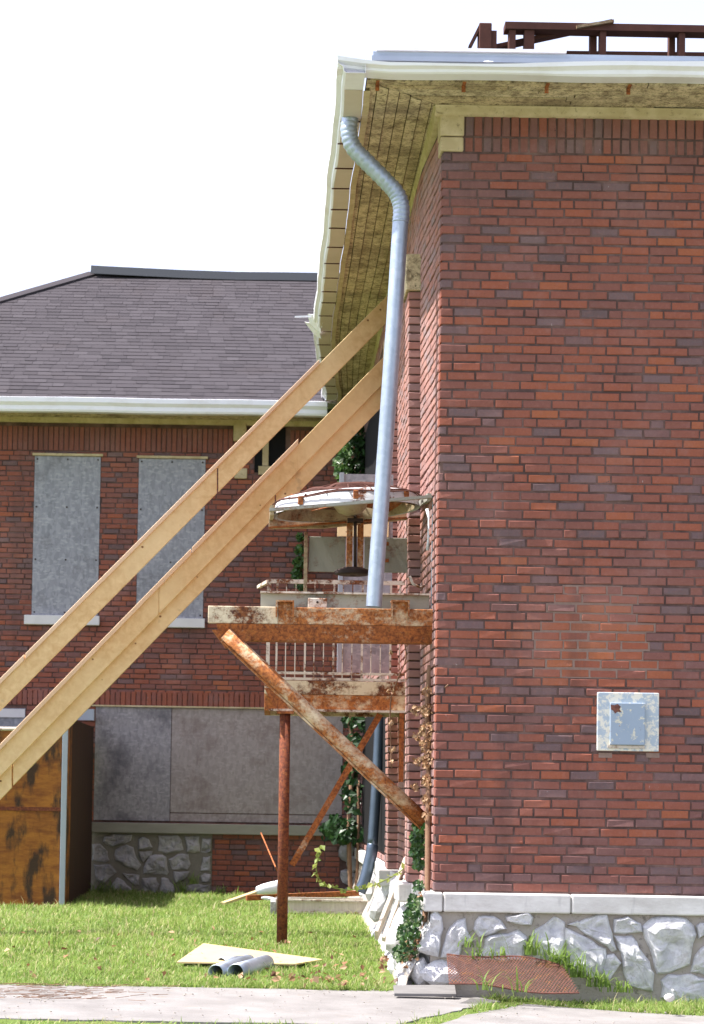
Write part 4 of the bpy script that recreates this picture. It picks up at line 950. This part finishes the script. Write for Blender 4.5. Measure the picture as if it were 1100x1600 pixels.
# ================================================================== FAR DOWNSPOUT
YQ = 7.2
fdn = thing('far_downspout', at(560, 1392, YQ), 'crooked blue downspout coloured dark for the shadowed inner corner', 'downspout')
P = spline([at(x, y, YQ) for x, y in ((594, 1110), (591, 1180), (588, 1230), (582, 1320))], 6); MB().tube(P, .055, 14).build('pipe', 'shaded_blue_metal', fdn, smooth=True)
P = spline([at(x, y, YQ) for x, y in ((582, 1318), (580, 1335), (570, 1375), (562, 1394))], 5); MB().tube(P, [.055] * 2 + [.063] * (len(P) - 2), 14).build('shoe', 'shaded_blue_metal', fdn, smooth=True)
cable = MB().tube([at(576, 1160, 9.8), at(577, 1230, 9.8)], .01, 6)

# ================================================================== LOOSE THINGS ON THE GROUND
def lean_plank(pa, pb, w, th, Ya, Yb, label):
    a_, b_ = at(*pa, Ya), at(*pb, Yb); t_ = thing('leaning_plank', (b_.x, b_.y, b_.z), label, 'plank', 'planks leaning on the side wall')
    MB().bar(a_, b_, w, th, (.3, 1, .2)).build('board', 'pale_old_wood', t_, bevel=.003)
lean_plank((634, 1346), (588, 1462), .14, .03, 2.6, 2.2, 'wide pale plank leaning on the side wall')
lean_plank((640, 1360), (599, 1468), .06, .03, 2.3, 1.9, 'narrow pale batten leaning beside the wider plank')
q = at(380, 1490, 3.4)
yb = thing('yellow_board', (at(360, 1490, 3.2).x, 3.2, gz(-1.4, 3)), 'warped pale yellow board lying in the grass', 'board')
P4 = [at(276, 1497, 1.7), at(318, 1468, 2.5), at(505, 1493, 2.1), at(460, 1500, 1.6)]; BP = [(v_.x, v_.y) for v_ in P4]
P4 = [v_ - Vector((0, 0, .03)) for v_ in P4]; mb = MB(); mb.add(P4 + [v_ - Vector((0, 0, .012)) for v_ in P4], [(0, 1, 2, 3), (7, 6, 5, 4), (0, 4, 5, 1), (1, 5, 6, 2), (2, 6, 7, 3), (3, 7, 4, 0)]); mb.build('sheet', 'yellow_board', yb)
for i, (a_, b_, r_, Ya, Yb, lb) in enumerate([((337, 1520), (388, 1503), .06, 1.0, 1.75, 'left galvanised pipe offcut lying in the grass with open dark end'), ((368, 1520), (416, 1505), .066, .95, 1.6, 'right galvanised pipe offcut lying in the grass'), ((346, 1506), (384, 1502), .05, 1.8, 2.0, 'rear pipe offcut behind two others in the grass')]):
    A_, B_ = at(*a_, Ya), at(*b_, Yb); t_ = thing('pipe_offcut', (A_.x, A_.y, A_.z - r_), lb, 'pipe', 'pipe offcuts in the grass')
    MB().tube([A_, A_.lerp(B_, .5), B_], r_, 20, False).build('tube', 'galvanised', t_, smooth=True, solid=.004)
# rusty expanded-metal sheet and grey channel in front of the foundation
ms = thing('metal_mesh', (at(800, 1550, -.5).x, -.5, 0), 'warped rusty red expanded metal sheet lying before the stone foundation', 'metal mesh')
def mp(u, v):
    x0_, x1_ = at(702, 1540, -.55), at(905, 1556, -.62); xa, xb = at(698, 1494, -.16), at(880, 1510, -.22)
    f = x0_.lerp(x1_, u); b_ = xa.lerp(xb, u); p_ = f.lerp(b_, v); p_ = p_ + Vector((0, 0, .02 * math.sin(u * 3.1) * v + .014 * math.sin(u * 7 + v * 3) + .012)); return p_
mb = MB(); nu, nv = 38, 24
for j in range(nv):
    for i in range(nu):
        o_ = .5 * (j % 2)
        a_ = mp((i + o_) / nu, j / nv); 
        for di in (-.5, .5):
            b_ = mp(max(0, min(1, (i + o_ + di) / nu)), (j + 1) / nv)
            if (b_ - a_).length > .004: mb.bar(a_, b_, .003, .0048, (0, 0, 1))
mb.build('strands', 'rust_mesh', ms)
for v_ in (0, 1): MB().tube([mp(u_, v_) for u_ in np.linspace(0, 1, 12)], .006, 6).build('edge_strand', 'rust_mesh', ms)
cb = thing('grey_plank', (at(660, 1535, -.2).x, -.2, .05), 'short weathered grey plank lying beside the rusty mesh', 'plank')
p, q = at(615, 1538, -.2), at(712, 1524, -.2); z_ = gz(-.1, -.2) + .024
mb = MB(); mb.add([(p.x, -.30, z_), (q.x, -.27, z_), (q.x, -.13, z_ + .055), (p.x, -.16, z_ + .05), (p.x, -.30, z_ + .022), (q.x, -.27, z_ + .022), (q.x, -.145, z_ + .075), (p.x, -.175, z_ + .07)], [(3, 2, 1, 0), (4, 5, 6, 7), (0, 1, 5, 4), (1, 2, 6, 5), (2, 3, 7, 6), (3, 0, 4, 7)]); mb.build('board', 'weathered_wood', cb, bevel=.003)
# low timber frame, lying rusty beam, bucket
YK = 7.9
lf = thing('low_timber_frame', (at(500, 1432, YK).x, YK, gz(-1, YK)), 'low weathered timber step frame in the grass behind the post', 'step')
p, q = at(431, 1427, YK), at(592, 1407, YK)
MB().box(p.x, q.x, YK, YK + .04, gz(-1, YK) - .05, q.z - .02).build('front_board', 'pale_old_wood', lf); MB().box(p.x, q.x, YK - .03, YK + .05, q.z - .019, q.z).build('top_rail', 'rusty_light', lf); z_ = at(500, 1425, YK).z; MB().box(p.x, q.x, YK - .025, YK - .001, z_ - .012, z_ + .012).build('lower_rail', 'rusty_light', lf)
MB().box(p.x - .06, p.x - .002, YK - .05, YK + .9, gz(-1, YK) - .05, q.z - .03).build('end_block', 'grey_stone', lf)
MB().box(p.x, q.x, YK + .86, YK + .9, gz(-1, YK) - .05, q.z - .02).build('rear_board', 'pale_old_wood', lf)
rb = thing('fallen_beam', (at(430, 1400, 9.3).x, 9.3, .2), 'long rusty beam lying behind the low timber frame', 'beam')
MB().bar(at(385, 1403, 9.2), at(600, 1394, 9.6), .06, .08).build('bar', 'rusty_deep', rb)
tb = thing('fallen_board', (at(380, 1402, 9.6).x, 9.6, .2), 'thin yellowish board slanting in the grass near the white bucket', 'board')
MB().bar(at(348, 1412, 9.5), at(412, 1390, 9.8), .03, .1).build('bar', 'yellow_board', tb)
bk = thing('white_bucket', (at(417, 1392, 9.0).x, 9.0, at(417, 1396, 9.0).z), 'crushed white plastic bucket lying on the rusty beam', 'bucket')
A_, B_ = at(402, 1391, 9.0), at(434, 1386, 9.1); P = [A_, A_.lerp(B_, .3), A_.lerp(B_, .8), B_]; MB().tube(P, [.045, .062, .075, .07], 14).build('body', 'bucket_white', bk, smooth=True)
MB().tube([B_ - (B_ - A_) * .03, B_ + (B_ - A_) * .05], .079, 14).build('rim', 'bucket_white', bk, smooth=True)
rs = thing('white_rag', (at(420, 1405, 8.7).x, 8.7, .15), 'small crumpled white scrap under the bucket', 'scrap'); lump(at(420, 1404, 8.7), (.10, .06, .03), 77).build('scrap_body', 'bucket_white', rs)
pb = lump(at(1046, 1558, -.95) + Vector((0, 0, .0)), (.045, .04, .035), 55).build('rock', 'limestone'); tag(pb, 'small pale rock at the edge of the pavement before the wall', 'rock')

# ================================================================== GRASS, IVY, VINES
def leafmb(mb, c, size, rn, nrm=None, tone=.5, spread=.8):
    n_ = (Vector(nrm) + Vector((rn.gauss(0, spread), rn.gauss(0, spread), rn.gauss(0, spread)))).normalized() if nrm is not None else Vector((rn.gauss(0, 1), rn.gauss(0, 1), rn.gauss(0, 1))).normalized()
    a_ = n_.orthogonal().normalized(); a_ = Matrix.Rotation(rn.uniform(0, 6.28), 3, n_) @ a_; b_ = n_.cross(a_); s = size * rn.uniform(.6, 1.25); c = Vector(c)
    mb.add([c - a_ * s * .5, c + b_ * s * .42 + n_ * s * .12 - a_ * s * .1, c + a_ * s * .6, c - b_ * s * .42 + n_ * s * .12 - a_ * s * .1], [(0, 1, 2), (0, 2, 3)], tone)
def vine(name, label, cat, stems, leafspec, barkmat='vine_bark', group=None):
    rn = random.Random(hash(label) % 1000 if 0 else len(label) * 7)
    t_ = thing(name, stems[0][0][-1], label, cat, group)
    for pth, r_ in stems: MB().tube(spline([Vector(p_) for p_ in pth], 5), r_, 6).build('stem', barkmat, t_, smooth=True)
    for nm, mat, lst in leafspec:
        mb = MB()
        for c, sz, nrm, tn in lst(rn): leafmb(mb, c, sz, rn, nrm, tn)
        mb.build(nm, mat, t_, kind='stuff')
    return t_
def cloud(pxs, Y0, Y1, n, size, nrm, t0, t1, jit=.0):
    """leaf positions inside a chain of pixel discs (x, y, r) between depths"""
    def f(rn):
        out = []; wts = [r_ * r_ for _, _, r_ in pxs]
        for _ in range(n):
            x, y, r_ = rn.choices(pxs, wts)[0]; a_ = rn.uniform(0, 6.28); d_ = r_ * math.sqrt(rn.random()); Y = rn.uniform(Y0, Y1)
            out.append((at(x + d_ * math.cos(a_), y + d_ * math.sin(a_), Y), size, nrm, rn.uniform(t0, t1)))
        return out
    return f
SIDE = (-1, -.4, .3)
# thick vine climbing the corner: bark stem, dry leaves above, green ivy low
vine('climbing_vine', 'brown climbing vine with dry tan leaves on the sunny building corner', 'vine',
     [([at(672, 1040, .5), at(668, 1110, .45), at(670, 1200, .4), at(669, 1290, .3), at(668, 1380, .2), at(664, 1440, .1)], .022), ([at(700, 1070, -.02), at(684, 1085, .1), at(672, 1110, .4)], .006), ([at(632, 1000, 1.3), at(634, 1030, 1.3), at(622, 1060, 1.3), at(610, 1100, 1.4), at(612, 1200, 1.4)], .005)],
     [('dry_foliage', 'dry_leaf', cloud([(668, 1080, 7), (668, 1110, 10), (668, 1140, 12), (668, 1165, 12), (669, 1190, 11), (667, 1220, 9), (668, 1250, 8), (667, 1275, 7)], .2, .9, 1150, .034, SIDE, .25, 1)), ('dry_foliage', 'dry_leaf', cloud([(650, 1110, 8), (652, 1150, 8), (652, 1190, 7), (648, 1230, 6), (668, 1300, 6), (668, 1340, 5), (610, 1080, 5), (611, 1130, 4), (613, 1170, 5), (613, 1190, 4), (690, 1078, 6), (612, 1020, 4), (664, 1420, 8)], .3, 1.4, 300, .032, SIDE, .3, 1)),
      ('green_foliage', 'ivy', cloud([(655, 1290, 9), (653, 1310, 12), (652, 1330, 12), (655, 1350, 9), (672, 1330, 6), (674, 1360, 5), (677, 1300, 4)], .35, 1.1, 520, .045, SIDE, .2, .8))])
vine('ground_ivy', 'mixed green ivy and dry stems clambering over the stone base', 'ivy',
     [([at(662, 1400, .6), at(650, 1440, .6), at(640, 1480, .5)], .008), ([at(668, 1420, .2), at(658, 1460, .1), at(640, 1500, .0)], .01)],
     [('green_foliage', 'ivy', cloud([(655, 1385, 9), (650, 1410, 13), (645, 1435, 16), (638, 1460, 18), (640, 1485, 16), (628, 1490, 14)], -.1, .9, 1100, .040, SIDE, .05, 1)), ('dry_foliage', 'dry_leaf', cloud([(660, 1400, 8), (655, 1440, 8), (648, 1475, 14), (640, 1500, 14), (600, 1505, 10)], -.1, .7, 160, .035, SIDE, 0, 1))])
pt = [at(x, y, 2.2) for x, y in ((502, 1322), (497, 1340), (494, 1358), (500, 1375), (515, 1385), (540, 1390), (570, 1388), (600, 1376), (625, 1362), (645, 1340), (655, 1322))]
vine('tendril', 'long arching young vine tendril with small yellow green leaves', 'vine', [(pt, .005)], [('leaf_spray', 'young_leaf', lambda rn: [(spline(pt, 4)[k] + Vector((rn.gauss(0, .012), rn.gauss(0, .02), rn.gauss(0, .015))), .055, (0, -1, .3), rn.random()) for k in range(0, 41) for _ in range(1)])], 'young_leaf')
vine('corner_ivy', 'dark ivy mass filling the shadowed inner corner beside the downspout', 'ivy', [([at(548, 1395, 11.6), at(545, 1300, 11.6), at(550, 1200, 11.8), at(548, 1120, 12)], .03), ([at(556, 1395, 11.4), at(560, 1310, 11.5), at(560, 1220, 11.6)], .02)],
     [('green_foliage', 'ivy', cloud([(552, 1125, 16), (575, 1130, 14), (552, 1160, 14), (550, 1200, 14), (548, 1235, 18), (552, 1260, 12), (528, 1295, 22), (548, 1300, 20), (512, 1300, 12), (575, 1385, 12)], 11.3, 12.35, 620, .10, (-.5, -1, .4), 0, .35))])  # low leaf tones put the corner's shade into the colour
vine('wall_ivy', 'bright green ivy climbing the edge of the rear wing wall', 'ivy', [([at(468, 920, 12.4), at(470, 880, 12.4), at(472, 835, 12.4)], .01)], [('green_foliage', 'ivy', cloud([(470, 840, 6), (469, 860, 7), (468, 880, 9), (464, 897, 8), (470, 915, 7)], 12.3, 12.5, 420, .07, (-.5, -1, .4), .3, .85))])
vine('hanging_ivy', 'sunlit pale ivy hanging in the upper inner corner below the eave', 'ivy', [([at(540, 660, 11.6), at(537, 700, 11.6), at(535, 745, 11.6)], .01)], [('green_foliage', 'ivy', cloud([(540, 705, 12), (536, 725, 14), (538, 740, 14)], 11.2, 12.0, 420, .08, (-1, -.6, .6), .4, 1)), ('dark_foliage', 'ivy', cloud([(560, 690, 22), (580, 710, 22), (570, 735, 24), (585, 670, 16)], 11.4, 12.3, 700, .1, (-1, -.6, .3), 0, .4))])  # pale leaf tones stand in for sunlight on the hanging leaves
# grass blades
def grass_patch(name, n, inside, bounds, hmin, hmax, dry=.06, label='grass'):
    x0, x1, y0, y1 = bounds; r_ = RNG; pts = []
    X = r_.uniform(x0, x1, n); Y = y0 + (y1 - y0) * r_.random(n) ** 1.5 if name == 'lawn_grass' else r_.uniform(y0, y1, n)
    k = np.array([inside(a_, b_) for a_, b_ in zip(X, Y)]); X = X[k]; Y = Y[k]; n = len(X)
    Z = np.array([gz(a_, b_) for a_, b_ in zip(X, Y)]) - .012
    cl = np.array([mnoise.noise(Vector((a_ * 1.7, b_ * 1.1, 0))) for a_, b_ in zip(X, Y)]); cl2 = np.array([mnoise.noise(Vector((a_ * 6, b_ * 4, 5))) for a_, b_ in zip(X, Y)])
    H = (hmin + (hmax - hmin) * r_.random(n) ** 1.8) * (1 + .6 * cl + .5 * cl2); H = np.where(r_.random(n) < .012, H * 1.9, H); H = np.maximum(H, .02)
    th = r_.uniform(0, 6.283, n); ln = np.abs(r_.normal(.8, .4, n)); w = r_.uniform(.0022, .005, n) * (1 + .04 * np.clip(Y, 0, 12))
    dx, dy = np.cos(th), np.sin(th); px, py = -dy, dx
    V = np.zeros((n, 5, 3)); 
    for i, (f, ww_) in enumerate(((0, 1), (0, -1), (.55, .8), (.55, -.8), (1, 0))):
        b_ = ln * f * f * H
        V[:, i, 0] = X + px * w * ww_ + dx * b_; V[:, i, 1] = Y + py * w * ww_ + dy * b_; V[:, i, 2] = Z + H * f * (1 - .3 * np.minimum(ln, 1.6) * f)
    base = np.arange(n)[:, None] * 5
    tri = np.concatenate([base + np.array([[0, 1, 3]]), base + np.array([[0, 3, 2]]), base + np.array([[2, 3, 4]])], 1).reshape(-1, 3)
    me = bpy.data.meshes.new(name); me.vertices.add(n * 5); me.vertices.foreach_set('co', V.reshape(-1)); me.loops.add(len(tri) * 3); me.loops.foreach_set('vertex_index', tri.reshape(-1).astype(np.int32))
    me.polygons.add(len(tri)); me.polygons.foreach_set('loop_start', np.arange(len(tri), dtype=np.int32) * 3); me.polygons.foreach_set('loop_total', np.full(len(tri), 3, dtype=np.int32)); me.update(calc_edges=True)
    t = np.clip(.45 + .25 * cl + r_.normal(0, .18, n), 0, .85); t[r_.random(n) < dry] = 1.0
    a_ = me.attributes.new('tone', 'FLOAT', 'POINT'); a_.data.foreach_set('value', np.repeat(t, 5).astype(np.float32)); me.materials.append(M['grass'])
    o = link(bpy.data.objects.new(name, me)); return tag(o, label, 'grass', kind='stuff')
def inpoly(x, y, P):
    c = False; j = len(P) - 1
    for i in range(len(P)):
        if (P[i][1] > y) != (P[j][1] > y) and x < (P[j][0] - P[i][0]) * (y - P[i][1]) / (P[j][1] - P[i][1]) + P[i][0]: c = not c
        j = i
    return c
def onslab(x, y): return inpoly(x, y, SLAB_A) or inpoly(x, y, SLAB_B) or inpoly(x, y, SLAB_C)
def lawn(x, y):
    if y < .26 + .05 * math.sin(x * 3) or x > -.2 - .1 * (y < 2): return False
    if y > YS - .02 and x < xs_: return False
    if inpoly(x, y, BP): return False
    return y < YW - .05
grass_patch('lawn_grass', 190000, lawn, (-5.4, -.1, .22, 12.6), .03, .095, .12, 'short sunlit green lawn between pavement and rear wing')
grass_patch('verge_grass', 24000, lambda x, y: not (inpoly(x, y + .05, SLAB_B) or inpoly(x, y, SLAB_A)) and y < -.08 and y > -1.3 and (x > .95 + .5 * y or y < -.6 or (y > -.2 and x > .2)), (.2, 3.0, -1.3, -.08), .03, .10, .12, 'thin grass strip between pavement and stone foundation')
grass_patch('joint_grass', 16000, lambda x, y: not onslab(x, y) and y < .3 and x < .75, (-3.6, .75, -2.6, .2), .02, .06, .15, 'grass growing in the pavement joint')
rn = random.Random(5)
def weeds(name, label, spots, mat='grass'):
    t_ = thing(name, spots[0][0], label, 'weed'); mb = MB()
    for c, n_, hh in spots:
        for _ in range(n_):
            th = rn.uniform(0, 6.28); ln = rn.uniform(.3, 1.0); h_ = hh * rn.uniform(.5, 1.1); w_ = rn.uniform(.004, .008); d_ = Vector((math.cos(th), math.sin(th), 0)); s_ = Vector((-d_.y, d_.x, 0)); b0_ = Vector(c) + Vector((rn.gauss(0, .05), rn.gauss(0, .03), -.01)); tn = rn.uniform(.1, .6)
            pts = [b0_ + d_ * (ln * h_ * f * f) + Vector((0, 0, h_ * (f - .55 * ln * f * f))) for f in (0, .3, .6, .85, 1)]
            vs = []
            for i_, p_ in enumerate(pts): ww_ = w_ * (1, .9, .7, .4, .05)[i_]; vs += [p_ + s_ * ww_, p_ - s_ * ww_]
            mb.add(vs, [(2 * i_, 2 * i_ + 1, 2 * i_ + 3, 2 * i_ + 2) for i_ in range(4)], tn)
    mb.build('blades', mat, t_, kind='stuff'); return t_
weeds('weed_clump', 'arching dark green grass clump at the right end of the rusty mesh', [(at(835, 1490, -.14), 30, .22), (at(870, 1510, -.18), 50, .26), (at(900, 1525, -.22), 45, .25), (at(935, 1540, -.22), 40, .2), (at(965, 1548, -.2), 25, .15)])
weeds('weed_clump', 'dry straw weed sprigs growing between foundation stones left of the mesh', [(at(737, 1478, -.12), 14, .18), (at(750, 1498, -.16), 18, .16), (at(780, 1495, -.16), 12, .15), (at(760, 1545, -.7), 10, .2), (at(810, 1548, -.75), 10, .22)])
weeds('weed_clump', 'dark weeds at the foot of the wing stone base', [(at(285, 1395, 12.3), 30, .3), (at(170, 1400, 12.2), 40, .35), (at(150, 1405, 12.2), 40, .4), (at(345, 1400, 12.2), 30, .25), (at(300, 1380, 12.45), 18, .25)])
# dry debris on the pavement
db = MB(); rn2 = random.Random(9)
for _ in range(170):
    c = at(rn2.gauss(30, 60), rn2.gauss(1553, 7), -.1); y_ = rn2.uniform(-.9, .25); x_ = c.x + rn2.uniform(-.3, .6); z_ = gz(x_, y_) + .026
    th = rn2.gauss(0, .5); L_ = rn2.uniform(.03, .16); db.bar((x_, y_, z_), (x_ + math.cos(th) * L_, y_ + math.sin(th) * L_, z_ + .004), .003, .004)
o = db.build('dry_litter', 'vine_bark'); tag(o, 'dry pine straw litter scattered on the pavement at the left', 'litter', kind='stuff')
lm = MB()
for _ in range(140):
    x_, y_ = rn2.uniform(-4.2, -.4), rn2.uniform(.3, 4)
    if rn2.random() < .5: x_, y_ = rn2.gauss(-.75, .3), rn2.gauss(.55, .2)
    leafmb(lm, (x_, y_, gz(x_, y_) + rn2.uniform(.04, .1)), .05, rn2, (0, 0, 1), rn2.random())
o = lm.build('fallen_leaves', 'dry_leaf'); tag(o, 'scattered dry brown leaves lying on the lawn', 'leaves', kind='stuff')

pbm = MB()
for _ in range(260):
    x_, y_ = rn2.uniform(-3.4, 2.2), rn2.uniform(-2.2, .2)
    if onslab(x_, y_):
        z_ = gz(x_, y_) + .024; r_ = rn2.uniform(.002, .007); th = rn2.uniform(0, 3)
        pbm.obox((x_, y_, z_ + r_ * .4), (r_ * math.cos(th), r_ * math.sin(th), 0), (-r_ * .7 * math.sin(th), r_ * .7 * math.cos(th), r_ * .2), (0, 0, r_ * .5))
tag(pbm.build('grit', 'stone_mortar'), 'loose grit scattered over the concrete pavement', 'grit', kind='stuff')
